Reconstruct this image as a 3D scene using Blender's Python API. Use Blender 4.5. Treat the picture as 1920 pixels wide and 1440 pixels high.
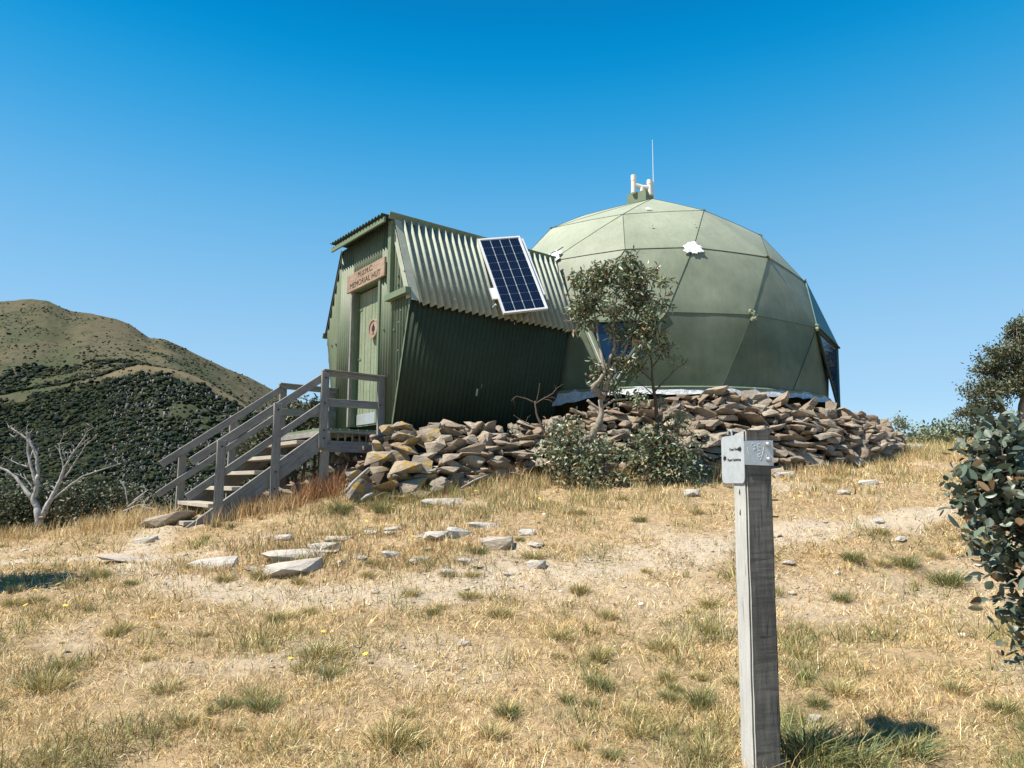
import bpy, bmesh, math, random
import numpy as np
from mathutils import Vector, Matrix, noise as mnoise
random.seed(7); rng = np.random.default_rng(11)
SC = bpy.context.scene
for o in list(bpy.data.objects): bpy.data.objects.remove(o)
R = math.radians

# ------------------------------------------------------------------ camera
PITCH = math.atan(180.8/1280)
cam = bpy.data.cameras.new('camera'); cam.lens = 24; cam.sensor_width = 36; cam.clip_start = .05; cam.clip_end = 6000
camo = bpy.data.objects.new('camera', cam); SC.collection.objects.link(camo)
camo.location = (0, 0, 0); camo.rotation_euler = (R(90)+PITCH, 0, 0); SC.camera = camo
# ------------------------------------------------------------------ light
SUN_AZ, SUN_EL = R(-70), R(57)          # azimuth measured from -Y towards +X
sdir = Vector((math.sin(SUN_AZ)*math.cos(SUN_EL), -math.cos(SUN_AZ)*math.cos(SUN_EL), math.sin(SUN_EL)))
w = bpy.data.worlds.new('World'); SC.world = w; w.use_nodes = True
nt = w.node_tree; bg = nt.nodes['Background']
sky = nt.nodes.new('ShaderNodeTexSky'); sky.sky_type = 'NISHITA'; sky.sun_disc = False
sky.sun_elevation = SUN_EL; sky.sun_rotation = math.atan2(sdir.x, sdir.y)
sky.altitude = 1700; sky.air_density = 1.0; sky.dust_density = .8; sky.ozone_density = 2.2
# the sky texture leaned towards the clear mountain sky of the photograph, by elevation
tcw = nt.nodes.new('ShaderNodeTexCoord'); sxw = nt.nodes.new('ShaderNodeSeparateXYZ'); nt.links.new(tcw.outputs['Generated'], sxw.inputs[0])
rw = nt.nodes.new('ShaderNodeValToRGB'); nt.links.new(sxw.outputs[2], rw.inputs[0])
stops = [(0, (2.95, 3.8, 4.4)), (.117, (2.45, 3.5, 4.4)), (.232, (1.65, 3.1, 4.3)), (.375, (.66, 2.4, 4.1)), (.50, (.0, 1.75, 3.65)), (.60, (0, 1.2, 3.1)), (1, (.06, .42, 1.15))]
while len(rw.color_ramp.elements) < len(stops): rw.color_ramp.elements.new(.5)
for e_, (p_, c_) in zip(rw.color_ramp.elements, stops): e_.position = p_; e_.color = (c_[0]/5, c_[1]/5, c_[2]/5, 1)
rw.color_ramp.interpolation = 'B_SPLINE'
vm = nt.nodes.new('ShaderNodeVectorMath'); vm.operation = 'SCALE'; vm.inputs['Scale'].default_value = 4.6; nt.links.new(rw.outputs[0], vm.inputs[0])
mxw = nt.nodes.new('ShaderNodeMix'); mxw.data_type = 'RGBA'; mxw.inputs[0].default_value = .85
hs = nt.nodes.new('ShaderNodeHueSaturation'); hs.inputs['Saturation'].default_value = 1.9; nt.links.new(sky.outputs[0], hs.inputs['Color'])
nt.links.new(hs.outputs[0], mxw.inputs[6]); nt.links.new(vm.outputs[0], mxw.inputs[7]); nt.links.new(mxw.outputs[2], bg.inputs[0]); bg.inputs[1].default_value = .117
sl = bpy.data.lights.new('sun', 'SUN'); sl.energy = 5.0; sl.angle = R(.5); sl.color = (1, .93, .82)
so = bpy.data.objects.new('sun', sl); SC.collection.objects.link(so); so.rotation_euler = sdir.to_track_quat('Z', 'Y').to_euler()
SC.view_settings.view_transform = 'Standard'; SC.view_settings.look = 'None'; SC.view_settings.exposure = 0.88
SC.view_settings.gamma = 1
try:
    SC.cycles.max_bounces = 6; SC.cycles.transparent_max_bounces = 8; SC.cycles.use_denoising = True
    SC.cycles.sample_clamp_indirect = 4
except Exception: pass

# ------------------------------------------------------------------ helpers
def ray(px, py):
    x = (px-960)/1280; u = (720-py)/1280; c, s = math.cos(PITCH), math.sin(PITCH)
    return Vector((x, c-s*u, s+c*u))
def at(px, py, Y):
    d = ray(px, py); return d*(Y/d.y)
COL = SC.collection
def tag(o, label=None, cat=None, group=None, kind=None):
    if label: o['label'] = label
    if cat: o['category'] = cat
    if group: o['group'] = group
    if kind: o['kind'] = kind
    return o
def empty(name, loc):
    o = bpy.data.objects.new(name, None); COL.objects.link(o); o.location = loc; o.empty_display_size = .2; return o
def link(name, me, mat=None, parent=None, world=None):
    """mesh given in world coordinates unless world matrix is given"""
    o = bpy.data.objects.new(name, me); COL.objects.link(o)
    if mat:
        if isinstance(mat, (list, tuple)):
            for m in mat: me.materials.append(m)
        else: me.materials.append(mat)
    M = world if world is not None else Matrix.Identity(4)
    if parent is not None:
        pm = Matrix.Translation(wloc(parent)); o.parent = parent; M = pm.inverted() @ M
    o.matrix_basis = M
    return o
def wloc(o):
    v = Vector(o.location); p = o.parent
    while p: v = v+Vector(p.location); p = p.parent
    return v
def mesh_py(name, v, f, smooth=False):
    me = bpy.data.meshes.new(name); me.from_pydata([tuple(a) for a in v], [], f); me.update()
    if smooth: me.polygons.foreach_set('use_smooth', [len(p.vertices) <= 4 for p in me.polygons])
    return me
def mesh_np(name, V, F, col=None, smooth=False):
    """V (n,3); F list of index arrays (m,k)"""
    me = bpy.data.meshes.new(name); V = np.asarray(V, dtype=np.float32)
    me.vertices.add(len(V)); me.vertices.foreach_set('co', V.ravel())
    F = [np.asarray(a, dtype=np.int32) for a in (F if isinstance(F, list) else [F])]
    nl = sum(a.size for a in F); npoly = sum(len(a) for a in F)
    me.loops.add(nl); me.loops.foreach_set('vertex_index', np.concatenate([a.ravel() for a in F]))
    tot = np.concatenate([np.full(len(a), a.shape[1], np.int32) for a in F]); st = np.concatenate([[0], np.cumsum(tot)[:-1]]).astype(np.int32)
    me.polygons.add(npoly); me.polygons.foreach_set('loop_start', st); me.polygons.foreach_set('loop_total', tot)
    if smooth: me.polygons.foreach_set('use_smooth', np.ones(npoly, bool))
    if col is not None:
        ca = me.color_attributes.new('Col', 'FLOAT_COLOR', 'POINT')
        c4 = np.ones((len(V), 4), np.float32); c4[:, :col.shape[1]] = col; ca.data.foreach_set('color', c4.ravel())
    me.update(); me.validate(); return me
def beam(name, p0, p1, wdt, thk, mat, parent=None, up=(0, 0, 1), bev=.003, ext=0):
    """board from p0 to p1; local x = length, y = thickness direction, z = width (toward up)"""
    p0, p1 = Vector(p0), Vector(p1); x = (p1-p0).normalized(); L = (p1-p0).length+2*ext
    z = Vector(up); z = (z-x*z.dot(x)).normalized(); y = z.cross(x)
    bm = bmesh.new(); bmesh.ops.create_cube(bm, size=1)
    bmesh.ops.scale(bm, vec=(L, thk, wdt), verts=bm.verts)
    if bev: bmesh.ops.bevel(bm, geom=bm.edges[:], offset=min(bev, thk*.3, wdt*.3), segments=1, affect='EDGES')
    me = bpy.data.meshes.new(name); bm.to_mesh(me); bm.free()
    M = Matrix((x, y, z)).transposed().to_4x4(); M.translation = (p0+p1)/2
    return link(name, me, mat, parent, M)
def tube_arrays(pts, rad, sides=7):
    pts = [Vector(p) for p in pts]; V = []; F = []
    n = None
    for i, p in enumerate(pts):
        t = (pts[min(i+1, len(pts)-1)]-pts[max(i-1, 0)]).normalized()
        if n is None: n = t.orthogonal().normalized()
        n = (n-t*n.dot(t)).normalized(); b = t.cross(n)
        for k in range(sides):
            a = 2*math.pi*k/sides; V.append(p+(n*math.cos(a)+b*math.sin(a))*rad[i])
    for i in range(len(pts)-1):
        for k in range(sides):
            k2 = (k+1) % sides; F.append((i*sides+k, i*sides+k2, (i+1)*sides+k2, (i+1)*sides+k))
    F.append(tuple(range(sides))[::-1]); F.append(tuple((len(pts)-1)*sides+k for k in range(sides)))
    return V, F
class MB:
    def __init__(s): s.v = []; s.f = []
    def add(s, V, F):
        o = len(s.v); s.v += [tuple(a) for a in V]; s.f += [tuple(i+o for i in f) for f in F]
    def tube(s, pts, rad, sides=7):
        if not isinstance(rad, (list, tuple)): rad = [rad]*len(pts)
        s.add(*tube_arrays(pts, rad, sides))
    def box(s, c, x, y, z):
        c, x, y, z = Vector(c), Vector(x), Vector(y), Vector(z)
        V = [c+x*i+y*j+z*k for k in (-.5, .5) for j in (-.5, .5) for i in (-.5, .5)]
        s.add(V, [(0, 2, 3, 1), (4, 5, 7, 6), (0, 1, 5, 4), (2, 6, 7, 3), (0, 4, 6, 2), (1, 3, 7, 5)])
    def build(s, name, mat, parent=None, smooth=False): return link(name, mesh_py(name, s.v, s.f, smooth), mat, parent)

# ---- materials
def newmat(name):
    m = bpy.data.materials.new(name); m.use_nodes = True; t = m.node_tree; return m, t, t.nodes['Principled BSDF']
def N(t, typ, **k):
    n = t.nodes.new(typ)
    for a, b in k.items():
        if a in n.inputs: n.inputs[a].default_value = b
        else: setattr(n, a, b)
    return n
def ramp(t, fac, stops):
    r = t.nodes.new('ShaderNodeValToRGB'); t.links.new(fac, r.inputs[0])
    while len(r.color_ramp.elements) < len(stops): r.color_ramp.elements.new(.5)
    for e, (p, c) in zip(r.color_ramp.elements, stops):
        e.position = p; e.color = (*c, 1) if len(c) == 3 else c
    return r.outputs[0]
def mix(t, fac, a, b, mode='MIX'):
    n = t.nodes.new('ShaderNodeMix'); n.data_type = 'RGBA'; n.blend_type = mode
    for s, v in ((0, fac), (6, a), (7, b)):
        if hasattr(v, 'links') or isinstance(v, bpy.types.NodeSocket): t.links.new(v, n.inputs[s])
        else: n.inputs[s].default_value = v if s == 0 else (*v, 1)
    return n.outputs[2]
def noise(t, scale, detail=4, rough=.6, vec=None, mapping=None):
    n = N(t, 'ShaderNodeTexNoise', Scale=scale, Detail=detail, Roughness=rough)
    if mapping is not None or vec is not None:
        tc = N(t, 'ShaderNodeTexCoord'); src = tc.outputs[vec or 'Object']
        if mapping is not None:
            mp = N(t, 'ShaderNodeMapping'); mp.inputs['Scale'].default_value = mapping; t.links.new(src, mp.inputs[0]); src = mp.outputs[0]
        t.links.new(src, n.inputs['Vector'])
    return n.outputs[0]
def bump(t, b, h, strength=.3, dist=.01):
    n = N(t, 'ShaderNodeBump', Strength=strength, Distance=dist); t.links.new(h, n.inputs['Height']); t.links.new(n.outputs[0], b.inputs['Normal'])
def paint(name, base, rough=.6, var=.25, chip=None, chipamt=.7, scale=3, metal=0):
    m, t, b = newmat(name); n1 = noise(t, scale, 6, .65, 'Object'); n2 = noise(t, scale*9, 4, .7, 'Object')
    lo = tuple(c*(1-var) for c in base); hi = tuple(min(1, c*(1+var)) for c in base)
    c = ramp(t, n1, [(.3, lo), (.7, hi)])
    c = mix(t, .25, c, ramp(t, n2, [(.35, lo), (.65, hi)]))
    if chip:
        n3 = noise(t, scale*5, 8, .75, 'Object'); k = ramp(t, n3, [(chipamt, (0, 0, 0)), (chipamt+.04, (1, 1, 1))]); c = mix(t, k, c, chip)
    t.links.new(c, b.inputs['Base Color']); b.inputs['Roughness'].default_value = rough; b.inputs['Metallic'].default_value = metal; b.inputs['Specular IOR Level'].default_value = .3
    bump(t, b, n2, .15, .004); return m
def wood(name, c0, c1, c2, grain=1.0, rough=.85):
    m, t, b = newmat(name)
    g = noise(t, 6*grain, 8, .7, 'Object', (1.2, 14, 14)); k = noise(t, 3, 3, .6, 'Object')
    c = ramp(t, g, [(.28, c0), (.5, c1), (.72, c2)])
    c = mix(t, .35, c, ramp(t, k, [(.35, c0), (.65, c2)]))
    n3 = noise(t, 5, 2, .5, 'Object', (1, 30, 30)); crack = ramp(t, n3, [(.30, (.25, .25, .25)), (.34, (1, 1, 1))])
    c = mix(t, 1.0, c, crack, 'MULTIPLY')
    t.links.new(c, b.inputs['Base Color']); b.inputs['Roughness'].default_value = rough; bump(t, b, g, .5, .006); return m
def attr_mat(name, rough=.6, trans=.0, spec=.3, noisescale=None):
    m, t, b = newmat(name); a = N(t, 'ShaderNodeAttribute', attribute_name='Col'); c = a.outputs['Color']
    if noisescale: c = mix(t, .5, c, ramp(t, noise(t, noisescale, 5, .7, 'Object'), [(.3, (.45, .45, .45)), (.7, (1.0, 1.0, 1.0))]), 'MULTIPLY')
    t.links.new(c, b.inputs['Base Color']); b.inputs['Roughness'].default_value = rough; b.inputs['Specular IOR Level'].default_value = spec
    if trans:
        tr = N(t, 'ShaderNodeBsdfTranslucent'); t.links.new(c, tr.inputs[0]); mx = N(t, 'ShaderNodeMixShader'); mx.inputs[0].default_value = trans
        t.links.new(b.outputs[0], mx.inputs[1]); t.links.new(tr.outputs[0], mx.inputs[2]); t.links.new(mx.outputs[0], t.nodes['Material Output'].inputs[0])
    return m
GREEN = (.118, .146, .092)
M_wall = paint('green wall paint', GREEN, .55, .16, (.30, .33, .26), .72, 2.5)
M_side_shade = paint('green wall paint with shade', (.034, .050, .031), .9, .18, None, .7, 2.5)  # the wall paint again, darkened so that shade sits in the colour
M_roof = paint('worn green roof paint', (.33, .355, .285), .9, .2, (.56, .57, .52), .60, 4)
M_trim = paint('green trim paint', (.14, .18, .11), .55, .15, (.3, .3, .26), .74, 5)
M_dark = paint('dark recess', (.02, .025, .02), .8)
M_door = wood('green painted door boards', (.135, .165, .10), (.19, .225, .14), (.26, .29, .20), .5, .65)
M_sign = wood('routed sign timber', (.15, .095, .065), (.26, .18, .12), (.38, .29, .22), .6)
M_letter = paint('routed lettering', (.045, .022, .015), .8, .3)
M_grey = wood('weathered grey rail timber', (.115, .108, .098), (.20, .19, .172), (.33, .31, .28), .8)
M_tread = wood('pale stair tread timber', (.24, .21, .165), (.34, .30, .24), (.45, .41, .34), .8)
M_alu = paint('galvanised metal', (.55, .58, .6), .35, .12, None, .7, 8, .55)
M_white = paint('white frame aluminium', (.72, .73, .72), .35, .06, None, .7, 8, .2)
M_pvc = paint('cream pvc pipe', (.68, .64, .56), .45, .1, None, .7, 6)
M_black = paint('black rubber', (.015, .015, .018), .6)
M_bolt = paint('zinc bolt', (.5, .5, .5), .35, .2, None, .7, 20, .8)

# ------------------------------------------------------------------ terrain
ctrl = [(0, 0, -1.58), (-5, 0, -1.75), (5, 0, -1.5), (0, -6, -2.4), (-8, -6, -2.8), (8, -6, -2.2), (-9, 3, -1.6), (9, 3, -1.0)]
def cp(px, py, Y):
    p = at(px, py, Y); ctrl.append((p.x, p.y, p.z))
for px in (0, 480, 960, 1430, 1920): cp(px, 1440, 2.75)
for px in (0, 480, 960, 1430, 1920): cp(px, 1230, 3.9 if px < 1900 else 3.7)
for px in (0, 480, 960, 1430, 1850): cp(px, 1105, 5.1)
cp(100, 1035, 6.9); cp(330, 1030, 6.6); cp(700, 1010, 6.2); cp(1100, 990, 6.3); cp(1500, 985, 6.1); cp(1850, 970, 6.1)
cp(330, 990, 7.6); cp(450, 985, 7.5); cp(620, 960, 7.6); cp(760, 943, 7.7); cp(900, 910, 8.1); cp(1100, 896, 8.4); cp(1300, 890, 8.7)
cp(1450, 884, 8.95); cp(1600, 872, 9.9); cp(1690, 856, 10.9); cp(1760, 838, 12.5); cp(1900, 832, 12.0); cp(2150, 850, 11)
cp(220, 978, 9.3); cp(60, 1003, 8.8); cp(-120, 1015, 9); cp(-400, 1060, 8)
ctrl += [(-6.0, 11.3, -1.35), (-8.5, 11.5, -1.9), (-5.5, 14, -2.4), (-4, 10.8, -.6), (-3.3, 12.5, -.7), (-2.4, 10.2, -.15), (-1.8, 9.2, .1), (0, 10.3, .5), (2.5, 13.3, 1.0), (.5, 12.5, .8), (5.2, 12.8, .95), (2.5, 16.5, .9), (-1, 15, .2), (-10, 18, -5), (0, 20, -.6), (5, 20, .3), (10, 16, .55), (8.5, 20, -.2), (14, 14, .4), (15, 22, -1.5), (3, 26, -2.5), (-8, 26, -7), (12, 30, -4), (22, 12, -1)]
CT = np.array(ctrl)
def _phi(r2): return np.where(r2 > 1e-12, .5*r2*np.log(np.maximum(r2, 1e-12)), 0)
def _tps(P, z, lam=.02):
    n = len(P); d2 = ((P[:, None]-P[None])**2).sum(-1); K = _phi(d2)+lam*np.eye(n); Q = np.c_[np.ones(n), P]
    A = np.block([[K, Q], [Q.T, np.zeros((3, 3))]]); s = np.linalg.solve(A, np.r_[z, 0, 0, 0]); return s
_TW = _tps(CT[:, :2], CT[:, 2])
def _sm(a, b, x): t = np.clip((x-a)/(b-a), 0, 1); return t*t*(3-2*t)
_ph = rng.uniform(0, 6.28, (24, 2)); _dr = rng.uniform(0, 6.28, 24)
def wav(X, Y, scale, k0=0, n=6):
    s = 0
    for i in range(k0, k0+n):
        a = _dr[i % 24]; f = scale*(1+.37*(i-k0)); s = s+np.sin((X*np.cos(a)+Y*np.sin(a))*f+_ph[i % 24, 0]+1.7*np.sin((-X*np.sin(a)+Y*np.cos(a))*f*.6+_ph[i % 24, 1]))
    return s/n
def ground(X, Y, fine=True):
    X = np.asarray(X, float); Y = np.asarray(Y, float); sh = X.shape; x = X.ravel(); y = Y.ravel()
    z = np.empty(len(x)); cx = np.clip(x, -14, 20); cy = np.clip(y, -8, 30)
    for i in range(0, len(x), 20000):
        d2 = (cx[i:i+20000, None]-CT[None, :, 0])**2+(cy[i:i+20000, None]-CT[None, :, 1])**2
        z[i:i+20000] = _phi(d2)@_TW[:len(CT)]+_TW[-3]+_TW[-2]*cx[i:i+20000]+_TW[-1]*cy[i:i+20000]
    ex = np.hypot(x-cx, y-cy); z = z-.38*ex*np.minimum(1, ex/12); z = np.maximum(z, -170-ex*.02)
    if fine: z = z+.022*wav(x, y, 2.3)+.014*wav(x, y, 7, 6)+.011*wav(x, y, 17, 12)
    return z.reshape(sh)
def gz(x, y): return float(ground(np.array([x]), np.array([y]))[0])
def hit(px, py):
    """point of the ground seen at a pixel"""
    d = ray(px, py); Ys = np.linspace(1.5, 16, 600); X = d.x/d.y*Ys; Z = d.z/d.y*Ys; g = ground(X, Ys, False); k = np.where(g >= Z)[0]
    Y = Ys[k[0]] if len(k) else 12.0
    return Vector((d.x/d.y*Y, Y, gz(d.x/d.y*Y, Y)))
# path: polyline in the world
pathpx = [(-80, 1060, .14), (200, 1045, .16), (330, 1098, .2), (520, 1118, .26), (700, 1116, .3), (900, 1090, .32), (1050, 1075, .34), (1250, 1045, .26), (1500, 1000, .2), (1700, 975, .16), (1900, 940, .15)]
path = [(hit(a, b).x, hit(a, b).y, c) for a, b, c in pathpx]
bran = [hit(300, 990), hit(260, 1040), hit(330, 1100)]; bran2 = [hit(960, 1090), hit(1300, 1130), hit(1700, 1120), hit(1950, 1080)]
def segdist(X, Y, pts):
    d = np.full(X.shape, 9.); 
    for (a, b) in zip(pts[:-1], pts[1:]):
        ax, ay, aw = a[0], a[1], a[2]; bx, by, bw = b[0], b[1], b[2]; L2 = (bx-ax)**2+(by-ay)**2
        t = np.clip(((X-ax)*(bx-ax)+(Y-ay)*(by-ay))/L2, 0, 1); dd = np.hypot(X-ax-t*(bx-ax), Y-ay-t*(by-ay))/(aw+(bw-aw)*t); d = np.minimum(d, dd)
    return d
def pathmask(X, Y):
    n = .35*wav(X, Y, 3.1, 3)+.25*wav(X, Y, 9, 9)
    a = .85*(1-_sm(.35, 1.6, segdist(X, Y, path)+1.5*n))
    b = .8-.8*_sm(.4, 1.4, segdist(X, Y, [(p.x, p.y, .2) for p in bran])+n)
    c = .45*(1-_sm(.3, 1.4, segdist(X, Y, [(p.x, p.y, .42) for p in bran2])+n*1.6))
    bare = .6*_sm(.25, .7, wav(X, Y, 1.7, 14, 5)+.2*wav(X, Y, 6, 2))
    return np.maximum.reduce([a, b, c, bare])
def build_ground():
    az = np.r_[np.linspace(-180, -52, 40)[:-1], np.linspace(-52, 52, 620), np.linspace(52, 180, 40)[1:-1]]; az = np.radians(az)
    rr = np.r_[np.linspace(.25, 1.9, 12)[:-1], np.geomspace(1.9, 18, 430), np.geomspace(18, 3500, 70)[1:]]
    A, Rr = np.meshgrid(az, rr); X = Rr*np.sin(A); Y = Rr*np.cos(A); Z = ground(X, Y)
    n, m = X.shape; V = np.c_[X.ravel(), Y.ravel(), Z.ravel()]; V = np.r_[V, [[0, 0, gz(0, 0)]]]
    i, j = np.meshgrid(np.arange(n-1), np.arange(m), indexing='ij'); j2 = (j+1) % m
    Q = np.stack([i*m+j, i*m+j2, (i+1)*m+j2, (i+1)*m+j], -1).reshape(-1, 4)[:, ::-1]
    jj = np.arange(m); T = np.stack([np.full(m, n*m), (jj+1) % m, jj], -1)
    pm = pathmask(V[:, 0], V[:, 1]); pm = np.where(np.hypot(V[:, 0], V[:, 1]) < 25, pm, 0)
    return mesh_np('ground', V, [Q, T], np.c_[pm, pm, pm], True)
m, t, b = newmat('dry ground'); a = N(t, 'ShaderNodeAttribute', attribute_name='Col')
n1 = noise(t, 1.3, 8, .7, 'Object'); n2 = noise(t, 22, 6, .75, 'Object'); n3 = noise(t, 90, 4, .7, 'Object')
soil = ramp(t, n2, [(.28, (.09, .055, .03)), (.46, (.25, .17, .10)), (.56, (.41, .29, .155)), (.7, (.52, .40, .25))])
soil = mix(t, .45, soil, ramp(t, n1, [(.3, (.16, .13, .06)), (.5, (.36, .26, .14)), (.7, (.40, .29, .16))]))
grav = ramp(t, n3, [(.3, (.19, .15, .10)), (.5, (.40, .33, .235)), (.7, (.58, .51, .40))])
grav = mix(t, .45, grav, ramp(t, n2, [(.3, (.34, .26, .18)), (.7, (.6, .52, .42))]))
t.links.new(mix(t, a.outputs['Fac'], soil, grav), b.inputs['Base Color']); b.inputs['Roughness'].default_value = .95; bump(t, b, n2, .8, .03)
M_ground = m
g = link('ground', build_ground(), M_ground); tag(g, kind='structure')

# ------------------------------------------------------------------ hills
def interp(x, tab): tab = np.array(tab, float); return np.interp(x, tab[:, 0], tab[:, 1])
RID = [(-900, 640), (-500, 600), (-150, 566), (0, 556), (35, 553), (65, 556), (95, 571), (115, 580), (150, 583), (200, 592), (228, 602), (250, 617), (268, 630), (295, 633), (330, 647), (360, 661), (400, 679), (440, 697), (475, 713), (505, 728), (560, 752), (640, 790), (900, 860), (1200, 890), (1700, 905)]
SPU = [(-900, 760), (-100, 745), (0, 740), (100, 722), (180, 706), (215, 693), (258, 683), (300, 690), (345, 699), (385, 716), (430, 742), (490, 778), (560, 815), (700, 860), (1700, 930)]
def hill_xyz(PX, T):
    """PX pixel-like azimuth, T 0..1 along depth"""
    Yk = [0, .18, .5, .60, .95, 1.0]; Yv = [110, 260, 480, 560, 960, 1100]
    Y = np.interp(T, Yk, Yv); r, s = interp(PX, RID), interp(PX, SPU)
    py = np.zeros_like(PX); lo = np.full_like(PX, 1250.); mid = np.full_like(PX, 1030.)
    vals = [lo, mid, s, s+4, r, r+60]
    for k in range(5):
        a0, a1 = Yk[k], Yk[k+1]; msk = (T >= a0) & (T <= a1); u = (T-a0)/(a1-a0)
        if k == 3: u = u**.85
        py = np.where(msk, vals[k]*(1-u)+vals[k+1]*u, py)
    X = (PX-960)/1280*Y; Z = (900.8-py)/1280*Y
    return X, Y, Z, py
NPX, NT = 420, 240
PXg, Tg = np.meshgrid(np.linspace(-900, 1700, NPX), np.linspace(0, 1, NT)); X, Y, Z, PYg = hill_xyz(PXg, Tg)
def fbm(X, Y, s, o=5):
    out = np.zeros(X.size); xf, yf = X.ravel(), Y.ravel()
    for i in range(X.size): out[i] = mnoise.fractal(Vector((xf[i]*s, yf[i]*s, 3.1)), .9, 2.1, o)
    return out.reshape(X.shape)
def smt(a, b, x): return _sm(a, b, x)
amp = smt(0, .3, Tg)*(1-.7*smt(.85, .95, Tg))*(1-.6*np.exp(-((Tg-.5)/.03)**2))
hb = fbm(X, Y, .012); hf = fbm(X, Y, .06, 4); Z = Z+amp*(5*hb+1.1*hf)-amp*5*np.abs(np.sin(PXg*.021+hb*1.2))*smt(.5, .75, Tg)
forest = np.clip(smt(8, 26, PYg-interp(PXg, SPU)+14*hf)*(Tg < .5)+(Tg >= .5)*smt(.75, .52, Tg+.18*hb)*smt(330, 180, PXg)*.9, 0, 1)
clear = smt(.12, .4, hb*np.where(PXg < 130, 1.2, .8)); forest = forest*(1-.75*clear); scrub = np.clip(.04+.22*smt(.0, .5, hb)+.25*smt(.3, .8, hf), 0, 1)*(Tg > .3); forest = np.maximum(forest, .0)
gully = smt(-.1, .6, hb+.5*np.sin(PXg*.021+hb*1.2))
C1 = np.array([.108, .092, .055]); C2 = np.array([.056, .066, .032]); C3 = np.array([.098, .088, .05]); C4 = np.array([.022, .034, .02])
g1 = smt(-.35, .45, hf)[..., None]; col = C1*g1+C3*(1-g1); sp2 = (rng.random(hf.shape) < .12+.3*(hb > .1))[..., None]*.6; col = col*(1-sp2)+C4*1.3*sp2; gg = (gully*smt(1.0, .7, Tg)*.95)[..., None]; col = col*(1-gg)+C2*gg
spurtop = np.exp(-((PYg-interp(PXg, SPU)-4)/9)**2)*(Tg <= .52)*(PXg > 190); col = col*(1-spurtop[..., None])+np.array([.155, .125, .075])*spurtop[..., None]
ff = forest[..., None]; col = col*(1-ff)+C4*ff
ii, jj = np.meshgrid(np.arange(NT-1), np.arange(NPX-1), indexing='ij'); Q = np.stack([ii*NPX+jj, ii*NPX+jj+1, (ii+1)*NPX+jj+1, (ii+1)*NPX+jj], -1).reshape(-1, 4)
M_hill = attr_mat('hill scrub and grass', .95, 0, .1, .45)
hill = link('hill', mesh_np('hill', np.c_[X.ravel(), Y.ravel(), Z.ravel()], Q, col.reshape(-1, 3), True), M_hill); tag(hill, kind='structure')
def ico(sub):
    bm = bmesh.new(); bmesh.ops.create_icosphere(bm, subdivisions=sub, radius=1); V = np.array([v.co[:] for v in bm.verts]); F = np.array([[v.index for v in f.verts] for f in bm.faces]); bm.free(); return V, F
def scatter_trees():
    V0, F0 = ico(2); n = 44000; Vs, Fs, Cs = [], [], []
    iy = rng.integers(0, NT, n*12); ix = rng.integers(0, NPX, n*12)
    pr = np.maximum(forest[iy, ix]**1.3, scrub[iy, ix]*.8); ok = (rng.random(len(iy)) < pr) & (PXg[iy, ix] > -250) & (PXg[iy, ix] < 760) & (PYg[iy, ix] < 1080); iy, ix = iy[ok][:n], ix[ok][:n]
    fx = rng.random(len(ix)); fy = rng.random(len(ix)); ix2 = np.minimum(ix+1, NPX-1); iy2 = np.minimum(iy+1, NT-1)
    def bl(A): return (A[iy, ix]*(1-fx)+A[iy, ix2]*fx)*(1-fy)+(A[iy2, ix]*(1-fx)+A[iy2, ix2]*fx)*fy
    cx, cy, cz = bl(X), bl(Y), bl(Z); sparse = (bl(PXg) > 200) & (iy < NT*.5); scr = forest[iy, ix] < .25
    k = len(cx); r = rng.gamma(7, .155, k)*np.clip(cy/450, .75, 1.25); r = np.where(scr, r*.55, r); dead = rng.random(k) < np.where(sparse, .4, .06)
    v = V0[None]*np.ones((k, 1, 1)); v = v*(1+.55*rng.uniform(-1, 1, v.shape[:2])[..., None])
    v = v*np.stack([r, r, r*rng.uniform(.5, 1.0, k)], -1)[:, None]; v[dead] *= np.array([.35, .35, .9])
    v += np.stack([cx, cy, cz+r*.5], -1)[:, None]
    base = .6*np.array([[.035, .052, .030], [.05, .066, .034], [.028, .045, .036], [.065, .075, .034]])[rng.integers(0, 4, k)]*rng.uniform(.65, 1.35, (k, 1)); base[scr] = np.array([.06, .062, .034])*rng.uniform(.7, 1.5, (scr.sum(), 1)); base[dead] = np.array([.21, .20, .19])*rng.uniform(.6, 1.1, (dead.sum(), 1))
    c = np.repeat(base[:, None], len(V0), 1).reshape(-1, 3); f = F0[None]+np.arange(k)[:, None, None]*len(V0)
    return mesh_np('forest', v.reshape(-1, 3), f.reshape(-1, 3), c, False)
fo = link('forest', scatter_trees(), attr_mat('forest canopy', .9, .15, .1)); tag(fo, 'dark green forest with grey dead trunks covering the lower hillside', 'forest', kind='stuff')

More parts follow.
